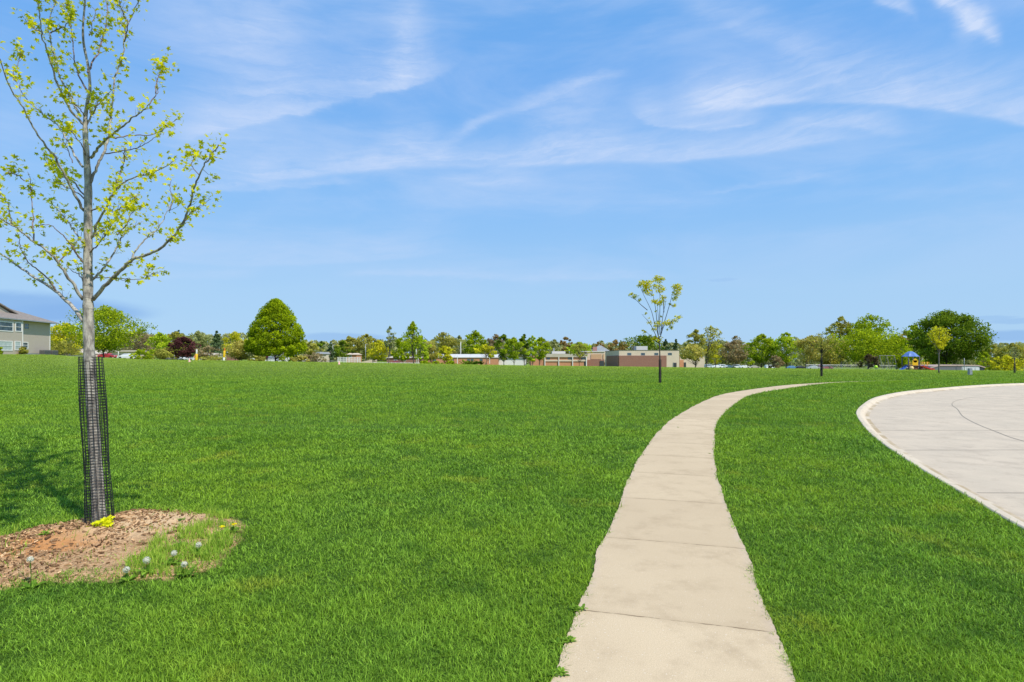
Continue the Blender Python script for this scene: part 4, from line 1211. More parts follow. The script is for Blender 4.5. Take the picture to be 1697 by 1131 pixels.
# --- right part
T('round', 1126,1166,570,610,190,'straw','small straw coloured tree with spreading branches at the right corner of the gym block', cb=598, tx=1152, sparse=True, dens=2.3, bark='bark_dark')
T('vase', 1138,1168,546,608,230,'olive','upright olive tree left of the tallest tree near the gym block', sparse=True, dens=1.8)
T('vase', 1160,1197,540,610,200,'olive','tallest olive tree with dark fork near the gym block', cb=592, tx=1171, dens=.75, bark='bark_dark', sparse=True)
T('round', 1170,1202,568,606,230,'yellow','glowing yellow green tree behind the tallest olive tree')
T('round', 1194,1243,565,610,205,'brown','brown budding round tree above the white parked cars', cb=602, tx=1216, sparse=True, dens=2.4)
T('vase', 1208,1234,556,605,290,'brown','bare pale crown sticking out above the brown budding tree', sparse=True, dens=.7)
T('round', 1228,1252,568,610,250,'bright','green tree between the brown budding tree and the bright pair')
T('oval', 1240,1287,554,612,190,'bright','bright green tree with dark centre, left of the pair behind the parked cars', cb=603, tx=1262, bark='bark_dark')
T('oval', 1281,1324,551,612,185,'fresh','bright light green tree, right of the pair behind the parked cars', cb=602, tx=1303, bark='bark_dark')
T('flat', 1274,1298,590,612,180,'brown','brown twiggy bush between the bright pair of trees', name='shrub', cat='shrub', cb=612, sparse=True, dens=2.4)
T('round', 1320,1372,556,613,170,'straw','olive brown spreading tree left of the chain link fence', cb=602, tx=1336, sparse=True, dens=2.6)
T('round', 1352,1398,562,611,180,'olive','olive round tree behind the chain link fence', cb=604)
T('vase', 1374,1414,523,606,260,'olive','left crown of the tall tree group behind the playground', dens=.9, rough=.3)
T('round', 1408,1472,520,606,255,'maple','right crown of the tall tree group behind the playground', dens=.8, rough=.34)
T('round', 1388,1480,544,613,165,'bright','wide bright green tree with dark multiple stems behind the swing set', cb=600, tx=1438, bark='bark_dark', dens=1.0)
T('flat', 1426,1454,588,613,150,'brush','dark brown thicket at the foot of the wide bright green tree', name='shrub', cat='shrub', cb=613, bark='bark_dark')
T('round', 1464,1508,556,612,175,'maple','dark green tree behind the swing set', cb=609)
T('oval', 1486,1514,549,608,220,'straw','straw coloured tree behind the playground tower')
T('oval', 1500,1534,538,610,200,'fresh','pale green tree left of the large dark maple')
T('round', 1521,1617,514,615,150,'deep','largest dark green maple standing right of the playground', name='maple_tree', cb=601, tx=1568, bark='bark_dark', dens=1.9, rough=.16, nb=30, leafk=1.0)
T('flat', 1530,1566,594,614,160,'fresh','light green bush under the large dark maple', name='shrub', cat='shrub', cb=614)
T('oval', 1616,1645,583,615,160,'bright','bright green sapling cluster at the right edge of the large dark maple', name='shrub', cat='shrub', cb=615)
T('round', 1628,1664,572,615,200,'olive','olive thicket tree right of the low grey shed')
T('vase', 1632,1648,562,612,230,'grey','bare pale crown above the olive thicket', sparse=True, dens=.8)
T('round', 1654,1700,570,616,190,'olive','olive thicket tree at the right edge of the view')
T('flat', 1644,1690,590,617,150,'yellow','yellow green bush in front of the right thicket', name='shrub', cat='shrub', cb=617)
T('round', 1692,1760,566,617,200,'olive','thicket tree cut by the right edge')
T('round', -60,20,560,589,170,'olive','tree hidden behind the grey house') if False else None

# --- far woods closing the horizon: nobody could count these
def woods():
    G = np.random.default_rng(77); V = []; Tn = []
    for k in range(300):
        px = -250 + k*(2250/300.) + G.normal(0, 4); d = G.uniform(420, 520); mpp = d/F
        lipy = float(np.interp(px, LIP_X, LIP_Y))
        toppy = np.interp(px, [-250,0,200,420,520,700,900,1000,1200,1500,1700,2000],[556,556,553,555,568,561,567,571,568,566,571,566]) + G.normal(0, 2.4)
        z0 = wz(lipy+2, d); z1 = wz(toppy, d); W = G.uniform(9, 17)*mpp; n = 560
        a = G.uniform(0, 2*np.pi, n); t = G.random(n)
        r = np.sin(np.pi*np.clip(t*.85+.13, 0, 1))**.5*W*G.uniform(.5, 1, n)*(1+.2*np.sin(3*a+k))
        c = np.stack([wx(px, d)+r*np.cos(a), d+r*np.sin(a)*.6, z0+(z1-z0)*t], 1)
        V.append(c); Tn.append(np.clip(.1+.4*G.random()+.35*t+G.normal(0,.15,n), 0, 1))
    C_ = np.concatenate(V); tt = np.concatenate(Tn); n = len(C_)
    nr_ = G.normal(size=(n,3)); nr_ /= np.linalg.norm(nr_, axis=1)[:,None]
    t_ = np.cross(nr_, G.normal(size=(n,3))); t_ /= np.linalg.norm(t_, axis=1)[:,None]; b_ = np.cross(nr_, t_)
    s = (1.5*G.lognormal(0,.3,n))[:,None]
    vs = np.stack([C_-t_*s*.5, C_+b_*s*.4, C_+t_*s*.5, C_-b_*s*.4], 1).reshape(-1,3)
    o = np_mesh('distant_woods', vs, np.full(n,4), np.arange(n*4), PAL['woods'], tint=tt)
    tag(o, 'hazy olive belt of far woods closing the horizon', 'woods', kind='stuff')
PAL['woods'] = leaf_mat('leaf_woods', (0.17,0.18,0.08), (0.42,0.42,0.18), 0.3)  # aerial haze put into the leaf colour by paler tones
woods()
T('flat', 694,712,598.5,604.5,200,'maple','clipped green bush just right of the tall narrow tree trunk', name='shrub', cat='shrub', cb=604.5, dens=2)
T('flat', 714,733,599,604.5,205,'bright','clipped green bush left of the small yellow tree with dark trunk', name='shrub', cat='shrub', cb=604.5, dens=2)
T('flat', 739,757,598.5,605,200,'maple','clipped green bush right of the small yellow tree with dark trunk', name='shrub', cat='shrub', cb=605, dens=2)
T('flat', 762,800,600,605,205,'deep','long low dark hedge before the middle of the brick wing', name='hedge', cat='hedge', cb=605, dens=2)
T('flat', 412,440,590,600,170,'olive','olive bush below the left edge of the dome shaped maple', name='shrub', cat='shrub', cb=600, dens=2)
T('flat', 486,512,590,600.5,170,'straw','straw coloured bush below the right edge of the dome shaped maple', name='shrub', cat='shrub', cb=600.5, dens=2)

# ------------------------------------------------------------------ building materials
M['siding'] = lap_mat('grey_siding', (0.55,0.46,0.375), (0.50,0.42,0.34), 0.14)
M['shingle'] = surf('roof_shingle', (0.30,0.25,0.21), (0.22,0.185,0.16), 3.0, 0.95, 0.8, 9)
M['white'] = surf('white_trim', (0.78,0.76,0.72), (0.7,0.68,0.64), 3, 0.6)
M['fascia'] = surf('dark_fascia', (0.16,0.14,0.12), None, 3, 0.7)
M['glass'] = surf('window_glass', (0.05,0.075,0.10), (0.12,0.17,0.22), 1.2, 0.08, spec=0.8)
M['blind'] = surf('window_blind', (0.50,0.56,0.52), (0.40,0.46,0.44), 2, 0.6)
M['brick_or'] = brick_mat('orange_brick', (0.62,0.27,0.13), (0.52,0.21,0.10), (0.56,0.38,0.27))
M['brick_dk'] = brick_mat('dark_brick', (0.33,0.15,0.10), (0.26,0.115,0.08), (0.34,0.24,0.19))
M['brick_lt'] = brick_mat('light_brick', (0.60,0.37,0.20), (0.52,0.30,0.16), (0.56,0.42,0.30))
M['tan'] = surf('tan_panel', (0.68,0.55,0.41), (0.62,0.50,0.375), 0.3, 0.85)
M['tan2'] = surf('tan_fascia', (0.54,0.47,0.37), (0.48,0.42,0.33), 0.4, 0.85)
M['cream'] = surf('cream_wall', (0.72,0.62,0.48), (0.64,0.55,0.43), 0.4, 0.85)
M['roofwhite'] = surf('white_metal_roof', (0.64,0.61,0.56), (0.58,0.56,0.52), 0.5, 0.5)
M['roofgrey'] = surf('grey_roof', (0.30,0.31,0.31), (0.24,0.25,0.25), 0.6, 0.9)
M['metal'] = surf('grey_metal', (0.40,0.41,0.42), (0.33,0.34,0.35), 6, 0.45, metal=0.3)
M['galv'] = surf('galvanised_steel', (0.45,0.46,0.47), (0.36,0.37,0.38), 6, 0.5, metal=0.5)
M['dark'] = surf('dark_opening_shade', (0.04,0.045,0.05), (0.06,0.065,0.07), 2, 0.5)
M['acgrey'] = surf('ac_metal', (0.12,0.115,0.115), (0.18,0.17,0.165), 9, 0.6)
def paint(name, c, rough=0.35): 
    if name not in M: M[name] = surf(name, c, tuple(x*.92 for x in c), 3, rough, spec=0.5)
    return M[name]

# ------------------------------------------------------------------ grey house at the left
A = Vector((wx(83, 104.0), 104.0)); B_ = Vector((wx(0, 91.6), 91.6))
ang = math.atan2((B_-A).y, (B_-A).x)          # local +x runs along the long wall towards the camera
zb = wz(588.3, 104.0)
house = empty('grey_house', (A.x, A.y, zb), 'two storey grey sided house with shingled hip roof at the left edge', 'house', rz=ang)
# local frame: x along the wall, +y is to the left of it; wall faces local +y if that is world +X
ca, sa_ = math.cos(ang), math.sin(ang)
fy = 1.0 if (-sa_) > 0 else -1.0              # world X component of local +y
def s_of(px):
    u = (px-CX)/F
    # A + s*(ca,sa): X = u*Y
    return (u*A.y - A.x)/(ca - u*sa_)
def zloc(py, s): return wz(py, A.y + s*sa_) - zb
LEN, DEP, EH = 19.0, 12.0, wz(536.5, 104.0) - zb
def hb(name, mt, x0, x1, d0, d1, z0, z1, parent=house):
    mb = MB(); ya, yb = sorted((fy*d0, fy*d1)); mb.box(x0, x1, ya, yb, z0, z1); return mb.build(name, mt, parent)
hb('wall', M['siding'], 0, LEN, 0, -DEP, -1.0, EH)
s28 = s_of(29.5)
hb('bay', M['siding'], s28, LEN, 0.001, 0.75, -1.0, EH-0.003)
hb('corner_trim', M['white'], -0.03, 0.16, -0.1, 0.035, -1.0, EH-0.01)
hb('corner_trim', M['white'], s28-0.03, s28+0.15, 0.6, 0.785, -1.0, EH-0.01)
hb('foundation', M['metal'], 0.2, LEN, -0.1, 0.02, -1.0, 0.25)
def win(x0p, x1p, y0p, y1p, off, upper_glass='glass', trim=True):
    a, b = sorted((s_of(x0p), s_of(x1p))); sm = (a+b)/2
    z1 = zloc(y0p, sm); z0 = zloc(y1p, sm); fr = 0.14 if trim else 0.05
    e = MB()
    f0, f1 = off+0.002, off+0.06
    ya, yb = sorted((fy*f0, fy*f1))
    for bx in ((a,b,z1-fr,z1),(a,b,z0,z0+fr),(a,a+fr,z0+fr,z1-fr),(b-fr,b,z0+fr,z1-fr),(a+fr,b-fr,(z0+z1)/2-.035,(z0+z1)/2+.035)):
        e.box(bx[0], bx[1], ya, yb, bx[2], bx[3])
    wdw = e.build('window', M['white'] if trim else M['siding'], house)
    hb('pane', M[upper_glass], a+fr, b-fr, off+0.001, off+0.02, (z0+z1)/2+.035, z1-fr, wdw)
    hb('pane', M['glass'] if upper_glass == 'glass' else M['blind'], a+fr, b-fr, off+0.001, off+0.02, z0+fr, (z0+z1)/2-.035, wdw)
win(-12,13,533,549.5,0.75); win(16.5,27.5,534.5,550,0.75); win(40,47.5,536.5,545.5,0.0,trim=False)
win(-12,12,565,581.5,0.75,'blind'); win(15.5,26,565.5,581,0.75,'blind'); win(36.5,46.5,567,578,0.0)
hb('eave_soffit', M['fascia'], -0.75, LEN, -DEP-0.7, 0.95, EH, EH+0.16)
hb('gutter', M['metal'], -0.78, LEN, 0.952, 1.06, EH-0.02, EH+0.15)
# hip roof
rm = MB(); ov = 0.75; hgt = 3.1; zt = EH+0.162
y_out = fy*0.95; y_in = -fy*(DEP+0.7); ym = (y_out+y_in)/2; hip = 7.0
pts = [(-ov,y_out,zt),(LEN,y_out,zt),(LEN,y_in,zt),(-ov,y_in,zt),(hip,ym,zt+hgt),(LEN,ym,zt+hgt)]
rm.add(pts, [(0,1,5,4),(3,0,4),(2,3,4,5),(1,2,5),(0,3,2,1)])
roof = rm.build('roof', M['shingle'], house)
# cross gable facing the lawn
ga0, ga1 = s_of(44), s_of(-34); gm_ = s_of(5)
zr = zloc(496.5, gm_); z0g = zloc(517.5, ga0)
yf = fy*(-1.6)
g = MB(); gw = MB()
half = max(gm_-ga0, 1.0)
ga1 = gm_ + half
gw.add([(ga0+.5,yf,z0g-0.6),(ga1-.5,yf,z0g-0.6),(gm_,yf,zr-0.25),(ga0+.5,yf-fy*4,z0g-0.6),(ga1-.5,yf-fy*4,z0g-0.6),(gm_,yf-fy*4,zr-0.25)], [(0,1,2),(3,5,4),(0,2,5,3),(1,4,5,2)])
gw.build('gable_wall', M['siding'], house)
yo = yf+fy*0.35; yi = yf-fy*7
g.add([(ga0-.1,yo,z0g-.3),(gm_,yo,zr),(gm_,yi,zr),(ga0-.1,yi,z0g-.3),(ga0-.1,yo,z0g-.5),(gm_,yo,zr-.2),(gm_,yi,zr-.2),(ga0-.1,yi,z0g-.5)], [(0,1,2,3),(4,7,6,5),(0,4,5,1),(2,6,7,3)])
g.add([(ga1+.1,yo,z0g-.3),(gm_,yo,zr+.003),(gm_,yi,zr+.003),(ga1+.1,yi,z0g-.3),(ga1+.1,yo,z0g-.5),(gm_,yo,zr-.2),(gm_,yi,zr-.2),(ga1+.1,yi,z0g-.5)], [(0,3,2,1),(4,5,6,7),(0,1,5,4),(2,3,7,6)])
g.build('gable_roof', M['shingle'], house)
# air conditioners and the foundation shrubs
def local_to_world(s, off): 
    return Vector((A.x + s*ca - fy*off*sa_, A.y + s*sa_ + fy*off*ca, 0))
def ac(px0, px1, label, first=[None]):
    s = (s_of(px0)+s_of(px1))/2; p = local_to_world(s, 1.3)
    zz = gz(p.x, p.y)
    if first[0] is None:
        r = empty('air_conditioner', (p.x, p.y, zz), label, 'air conditioner', 'air conditioners beside the grey house', rz=ang)
        m1 = MB(); m1.box(-.8,.8,-.42,.42,0.0,.86); m1.build('casing', M['acgrey'], r)
        m2 = MB()
        for k in range(9): m2.box(-.82,.82,-.44,.44,.08+.075*k,.10+.075*k)
        m2.build('louvres', M['acgrey'], r)
        m3 = MB(); m3.lathe([(0,.781),(.34,.785),(.36,.82),(.34,.85),(.1,.86)], 16); m3.build('fan_grille', M['dark'], r)
        first[0] = r
    else:
        r = first[0].copy(); COL.objects.link(r); r.location = (p.x, p.y, zz)
        for ch in list(first[0].children):
            c_ = ch.copy(); COL.objects.link(c_); c_.parent = r
        tag(r, label)
ac(55, 66.5, 'left air conditioner of the two against the wall of the grey house'); ac(69.5, 78.5, 'right air conditioner, nearer the corner of the grey house')
T('flat', 27,47,575.5,589,95,'olive','round yellow green shrub below the small window of the grey house', name='shrub', cat='shrub', cb=589, dens=2.2)
T('flat', -12,4.5,574.5,589,90,'bright','clipped shrub cut by the left edge before the grey house', name='shrub', cat='shrub', cb=589, dens=2.2)

# ------------------------------------------------------------------ boxes placed from the survey
def bld(name, label, cat, px, base, d):
    return empty(name, (wx(px, d), d, wz(base, d)), label, cat)
def pb(root, name, mt, x0, x1, y0, y1, d, thick, dd=0.0, parent=None, below=0.0):
    """box whose front face spans x0..x1, y0(top)..y1(bottom) at depth d+dd"""
    D = d + dd; o_ = root.location; mb = MB()
    mb.box(wx(x0, D)-o_.x, wx(x1, D)-o_.x, D-o_.y, D-o_.y+thick, wz(y1, D)-o_.z-below, wz(y0, D)-o_.z)
    return mb.build(name, mt, parent or root)
def pwin(root, x0, x1, y0, y1, d, dd, frame='white', glass='glass', proud=0.05):
    D = d + dd; o_ = root.location
    a, b = wx(x0, D)-o_.x, wx(x1, D)-o_.x; z0, z1 = wz(y1, D)-o_.z, wz(y0, D)-o_.z; fr = 0.12; y = D-o_.y
    mb = MB()
    for q_ in ((a,b,z1-fr,z1),(a,b,z0,z0+fr),(a,a+fr,z0+fr,z1-fr),(b-fr,b,z0+fr,z1-fr)): mb.box(q_[0],q_[1],y-proud,y-.003,q_[2],q_[3])
    w_ = mb.build('window', M[frame], root)
    m2 = MB(); m2.box(a+fr,b-fr,y-.03,y-.002,z0+fr,z1-fr); m2.build('pane', M[glass], w_)

# school: four wings, each a building of its own
R = bld('school_wing', 'long brick school wing under a bright white sloped roof', 'school building', 765, 601, 262)
pb(R,'wall',M['brick_or'],702,826,592,603,262,18,below=2)
mb = MB(); o_ = R.location
x0,x1 = wx(701,261)-o_.x, wx(829,261)-o_.x; z0, z1 = wz(592.2,261)-o_.z, wz(587.2,268)-o_.z
for a_, b_ in ((0.0,0.13),(0.132,0.40),(0.402,0.60),(0.602,1.0)):
    xa = x0+(x1-x0)*a_; xb = x0+(x1-x0)*b_; dz = 0.0 if a_ > 0.1 else -0.9
    mb.add([(xa,-.35,z0),(xb,-.35,z0),(xb,7,z1+dz),(xa,7,z1+dz),(xa,19,z1+dz),(xb,19,z1+dz),(xa,-.35,z0-.3),(xb,-.35,z0-.3),(xa,19,z0-.3),(xb,19,z0-.3)],
           [(0,1,2,3),(3,2,5,4),(6,7,1,0),(0,3,4,8,6),(1,7,9,5,2),(4,5,9,8)])
mb.build('roof', M['roofwhite'], R)
for xa, xb in ((690,695),(698,705),(717,723),(774,779),(780,785),(795,800),(748,752)):
    if xa > 702: pwin(R, xa, xb, 595, 598.6, 262, 0, 'fascia')
for px in (689.5,692.5,757.5,811): pb(R,'downpipe',M['white'],px,px+1.0,590,603,261,0.3,-0.9)
R = bld('school_wing', 'low white walled school link with white roof left of the dark pine', 'school building', 838, 602, 268)
pb(R,'wall',M['white'],808,872,594,603,262,12,6,below=2)
pb(R,'roof',M['roofgrey'],807,873,592.5,594,262,13,5.5)
pwin(R, 822, 827, 596, 600.5, 268, 0, 'fascia')
R = bld('school_wing', 'brick school wing with tan fascia and white columns left of the gym block', 'school building', 925, 607, 255)
pb(R,'wall',M['brick_or'],880,973,590,608,255,20,below=2)
pb(R,'fascia',M['tan2'],905,974,586.8,592.2,255,20.5,-0.5)
pb(R,'ledge',M['tan'],902,973,596.6,599.2,255,0.3,-0.32)
for px in (902.5, 925.5, 948.5): pb(R,'column',M['white'],px,px+1.3,592.2,608,255,0.5,-0.62,below=1)
pb(R,'corner_column',M['white'],971.2,972.6,592.2,608,255,0.5,-0.62,below=1)
for xa, xb in ((905.5,911.5),(941,948),(963,970.5)): pwin(R, xa, xb, 592.6, 596.2, 255, 0, 'fascia')
pb(R,'door',M['dark'],968,971,598.5,608,255,0.1,-0.12); pb(R,'rooftop_unit',M['roofwhite'],915,937,582.5,586.6,255,4,8); pb(R,'vent_pipe',M['galv'],917,919,577,582.4,255,1,9)
R = bld('school_wing', 'tan framed brick block in front of the pyramid roof', 'school building', 988, 608, 262)
pb(R,'wall',M['brick_dk'],973,1001.5,596.7,608.5,262,14,-1.2,below=2)
pb(R,'upper_wall',M['tan'],973,1003,583.2,596.6,262,14)
pb(R,'brick_panel',M['brick_lt'],979.5,997,587.2,595.8,262,0.3,-0.302)
pb(R,'brick_panel',M['brick_lt'],999.2,1001.5,587.2,595.8,262,0.3,-0.302)
pb(R,'parapet_cap',M['white'],966,1002.5,582.2,583.2,262,14.5,-0.4)
pb(R,'corner_shade',M['dark'],994,1001,598.5,608.5,262,0.2,-1.42)  # dark sheet standing for the shadow in the right corner
R = bld('pyramid_roofed_house', 'grey pyramid roof rising behind the school with a pinkish chimney', 'building', 996, 590, 330)
o_ = R.location; mb = MB(); a, b = wx(979,330)-o_.x, wx(1012,330)-o_.x; zt = wz(573,336)-o_.z; ze = wz(582.5,330)-o_.z; m0 = (a+b)/2+.5
mb.add([(a,0,ze),(b,0,ze),(b,12,ze),(a,12,ze),(m0-.8,6,zt),(m0+.8,6,zt)], [(0,1,5,4),(1,2,5),(2,3,4,5),(3,0,4),(0,3,2,1)])
rf = mb.build('roof', M['roofgrey'], R)
pb(R,'wall',M['tan'],980,1011,582.6,592,330,11,.3,below=3); pb(R,'chimney',paint('pink_brick',(0.50,0.25,0.22),.9),982.5,989.5,575.2,583,330,1.5,-1.8)
Dg = 282.0
R = bld('gym_block', 'large tan and brick gym block with four high windows', 'school building', 1064, 608.5, Dg)
X1 = wx(1026, Dg); o_ = R.location
pb(R,'wall',M['tan'],1026,1125.6,581,609,Dg,43,below=3)
pb(R,'brick_band',M['brick_dk'],1026.1,1104.7,589.6,609,Dg,0.3,-0.302,below=2)
mb = MB(); mb.box(X1-o_.x-.35, X1-o_.x-.003, 0.3, 36, -3, wz(589.6,Dg)-o_.z); mb.build('brick_band', M['brick_dk'], R)
pb(R,'parapet_cap',M['fascia'],1025.8,1125.8,580.4,581,Dg,43.2,-0.15)
for a_, b_ in ((1039.4,1046.4),(1062,1069),(1084.2,1091.2),(1106.7,1113.6)): pwin(R, a_, b_, 585, 589.2, Dg, 0, 'metal')
pb(R,'door',M['dark'],1116,1121.3,601.5,609,Dg,0.15,-0.16,below=.5)
pb(R,'door_frame',M['metal'],1115.5,1116,600.8,609,Dg,0.2,-0.22,below=.5)
pb(R,'rooftop_unit',M['roofwhite'],1054.6,1073.2,574,580.4,Dg,6,4)
mb = MB()
for k in range(5): mb.box(wx(1049+k*1.2,Dg)-o_.x, wx(1049.5+k*1.2,Dg)-o_.x, 4, 4.2, wz(580.4,Dg)-o_.z, wz(573.8,Dg)-o_.z)
mb.box(wx(1049,Dg)-o_.x, wx(1054.6,Dg)-o_.x, 3.95, 4.25, wz(574.2,Dg)-o_.z, wz(573.6,Dg)-o_.z); mb.box(wx(1049,Dg)-o_.x, wx(1054.6,Dg)-o_.x, 3.95, 4.25, wz(577.4,Dg)-o_.z, wz(576.9,Dg)-o_.z)
mb.build('louvre_screen', M['acgrey'], R)
R = bld('school_annex', 'low tan annex stretching right from the gym block behind the straw coloured tree', 'school building', 1146, 609, 290)
pb(R,'wall',M['tan'],1127,1168,590,610,290,14,below=3); pb(R,'brick_panel',M['brick_or'],1126.5,1133,597,610,290,0.3,-.302,below=1); pb(R,'roof',M['fascia'],1126,1169,589,590,290,14.5,-.3); pb(R,'door',M['dark'],1133,1137,601,610,290,.2,-.22)
# houses and other small buildings on the left
def small_house(label, x0, x1, ridge, eave, base, d, wall, roof, wins=(), gable='x', name='small_house', dep=8):
    R = bld(name, label, 'house', (x0+x1)/2, base, d); o_ = R.location
    pb(R, 'wall', M[wall], x0+1, x1-1, eave, base, d, dep, below=2)
    a, b = wx(x0, d)-o_.x, wx(x1, d)-o_.x; ze = wz(eave, d)-o_.z+.003; zr = wz(ridge, d+dep/2)-o_.z; mb = MB()
    if gable == 'x':
        ins = (b-a)*0.12
        mb.add([(a,-.5,ze),(b,-.5,ze),(b,dep+.5,ze),(a,dep+.5,ze),(a+ins,dep/2,zr),(b-ins,dep/2,zr)], [(0,1,5,4),(1,2,5),(2,3,4,5),(3,0,4),(0,3,2,1)])
    else:
        m0 = (a+b)/2
        mb.add([(a,-.5,ze),(b,-.5,ze),(b,dep+.5,ze),(a,dep+.5,ze),(m0,-.5,zr),(m0,dep+.5,zr)], [(0,4,5,3),(1,2,5,4),(0,1,4),(2,3,5),(0,3,2,1)])
    mb.build('roof', M[roof], R)
    for w_ in wins: pwin(R, *w_, d, 0, 'white')
    return R
small_house('low tan house with dark porch beside the golden green tree', 110,128,579,582.5,591,150,'tan2','tan',((114,120,583.5,588),))
small_house('small cream gabled house just left of the maple trunk', 124,143,582.5,586.5,592,145,'cream','tan2',((130,133,586.8,589.6),),gable='y')
R = bld('long_cream_building', 'long low cream building with flat roof seen right of the maple trunk', 'building', 193, 594, 165)
pb(R,'wall',M['cream'],157,224,583.5,594.5,165,9,below=2); pb(R,'roof',M['tan2'],156,225,580.6,583.4,165,10,-.5); 
for xa in (162,170,181,186,196.5,204,216): pwin(R, xa, xa+3.0, 587.5, 591.5, 165, 0, 'fascia')
small_house('small cream house with pale roof between the two yellow poles', 328,357,585.2,588.2,596,205,'cream','tan2',((333,336,590,593),(346,350,590,593)))
T('flat', 330,372,592.5,598.5,170,'olive','low olive hedge between the two yellow poles', name='hedge', cat='hedge', cb=598.5, dens=1.6)
small_house('pale house half hidden behind the left side of the dome shaped maple', 442,468,584.5,588.5,600,230,'white','tan2',((447,451,591,595),))
small_house('grey roofed house right of the dome shaped maple', 519,542,583.8,587,599,235,'cream','roofgrey',((524,528,588.5,591),(532,537,588.5,591)))
small_house('small brick house with chimney above the white fence', 573,592,585.6,588,598,240,'brick_or','tan',((578,583,589,592.5),))
small_house('tiny brown house behind the yellow pole on the right', 373,383,582,585,596,235,'brick_dk','roofgrey')
small_house('dark brown roofed house left of the white roofed school wing', 640,700,590.5,593.5,603,268,'brick_dk','tan2',((653,658,596,599),(668,673,596,599)))
# ------------------------------------------------------------------ parked cars
M['tyre'] = surf('tyre_rubber', (0.02,0.02,0.02), None, 8, 0.9)
M['rim'] = surf('wheel_rim', (0.5,0.5,0.5), None, 8, 0.4, metal=0.6)
M['lamp'] = surf('car_lamp', (0.8,0.8,0.75), None, 8, 0.2)
CAR = {}
def car(kind, px, base, d, colr, label, yaw=0.0, group='cars parked behind the lawn'):
    """three body kinds, each with its own profile; copies share the meshes that match"""
    O_ = (wx(px, d), d, wz(base, d))
    R = empty('parked_car', O_, label, 'car', group, rz=yaw)
    hh = {'sedan':1.42,'suv':1.75,'van':1.95}[kind]
    if kind not in CAR:
        L = 4.6; prof_ = {'sedan':[(-2.3,.35),(-2.3,.75),(-1.9,.9),(-1.35,.95),(-.75,1.38),(.55,1.42),(1.25,.98),(2.1,.85),(2.3,.65),(2.3,.35)],
                 'suv':[(-2.3,.4),(-2.32,1.0),(-2.15,1.65),(-1.8,1.75),(.5,1.72),(1.15,1.15),(2.15,1.0),(2.3,.75),(2.3,.4)],
                 'van':[(-2.4,.35),(-2.42,1.1),(-2.3,1.85),(-1.9,1.95),(.7,1.92),(1.5,1.2),(2.25,.95),(2.4,.7),(2.4,.35)]}[kind]
        n = len(prof_); vs = []
        for (yy, ins) in ((-.88,0),(-.70,1),(.70,1),(.88,0)):
            for (x,z) in prof_:
                vs.append((x*(0.98 if ins else 1), yy if z < 1.0 else yy*0.86, z + (0.03 if ins else -.03*(z>.9))))
        fs = [tuple(range(n))[::-1], tuple(3*n+k for k in range(n))]
        for r in range(3):
            for k in range(n): fs.append((r*n+k, r*n+(k+1)%n, (r+1)*n+(k+1)%n, (r+1)*n+k))
        b = MB(); b.add(vs, fs); CAR[kind] = {'body': b}
        g = MB(); xa, xb, za, zb2 = {'sedan':(-1.15,.95,.98,1.33),'suv':(-1.95,.75,1.12,1.6),'van':(-2.1,1.0,1.2,1.78)}[kind]
        for sy in (-.80,.80):
            g.add([(xa,sy*1.005,za),(xb,sy*1.005,za),(xb-.45,sy*.96,zb2),(xa+.3,sy*.96,zb2)], [(0,1,2,3)] if sy < 0 else [(3,2,1,0)])
            g.v[-4:] = [(x, y*1.02, z) for x, y, z in g.v[-4:]]
        g.box(xb-.15, xb+.35, -.6, .6, za+.02, zb2-.12)
        CAR[kind]['glass'] = g
        wv = MB()
        wv.v = []; 
        def wheel(r=.33):
            m_ = MB(); prof2 = [(0.0,-.1),(r*.6,-.11),(r,-.1),(r,.1),(r*.6,.11),(0,.1)]
            vs2 = []; fs2 = []; nn = 16
            for (rr3, yy) in prof2:
                for k in range(nn): vs2.append((rr3*math.cos(2*math.pi*k/nn), yy, rr3*math.sin(2*math.pi*k/nn)))
            for i in range(5):
                for k in range(nn): fs2.append((i*nn+k, i*nn+(k+1)%nn, (i+1)*nn+(k+1)%nn, (i+1)*nn+k))
            m_.add(vs2, fs2); return m_
        CAR[kind]['wheel'] = wheel()
    C_ = CAR[kind]
    C_['body'].build('body', paint('paint_'+colr, {'white':(.80,.80,.80),'silver':(.5,.52,.55),'blue':(.10,.22,.42),'red':(.42,.03,.03),'maroon':(.28,.06,.07),'black':(.03,.03,.035),'grey':(.2,.21,.22),'tan':(.45,.40,.32)}[colr]), R, smooth=False)
    C_['glass'].build('window_glass', M['glass'], R)
    for sx in (-1.45,1.45):
        for sy in (-.8,.8):
            C_['wheel'].build('wheel', M['tyre'], R, loc=(sx,sy,.33))
    for sy in (-.6,.6):
        m_ = MB(); m_.box(2.24,2.33,sy-.15,sy+.15,.62,.76); m_.build('headlight', M['lamp'], R)
    return R
car('sedan',178,594.8,150,'red','red car parked before the long cream building right of the maple trunk')
car('sedan',169,594.5,152,'black','dark car parked behind the red car at the long cream building')
car('sedan',212,595.6,150,'white','white car parked before the right half of the long cream building')
car('suv',298,598.0,185,'white','white car below the purple plum tree')
car('sedan',311,598.2,190,'silver','silver car right of the trunk of the purple plum tree')
car('sedan',288,598.0,182,'grey','grey car left of the trunk of the purple plum tree')
car('suv',452,599.4,215,'silver','silver car parked left of the trunk of the dome shaped maple')
car('sedan',424,599.3,210,'white','white car parked near the person in dark red')
car('sedan',504,601.2,220,'tan','tan car right of the clipped bush by the dome shaped maple')
car('sedan',656,603.6,240,'maroon','dark red car left of the tall narrow tree')
car('suv',1176,610.4,262,'silver','silver car first in the row right of the tallest olive tree', .2)
car('sedan',1187,610.6,255,'white','white car second in the row right of the tallest olive tree', .1)
car('suv',1199,610.7,262,'white','white suv left of the trunk of the brown budding tree', .2)
car('sedan',1208,610.8,256,'silver','silver sedan just right of the white suv under the brown budding tree')
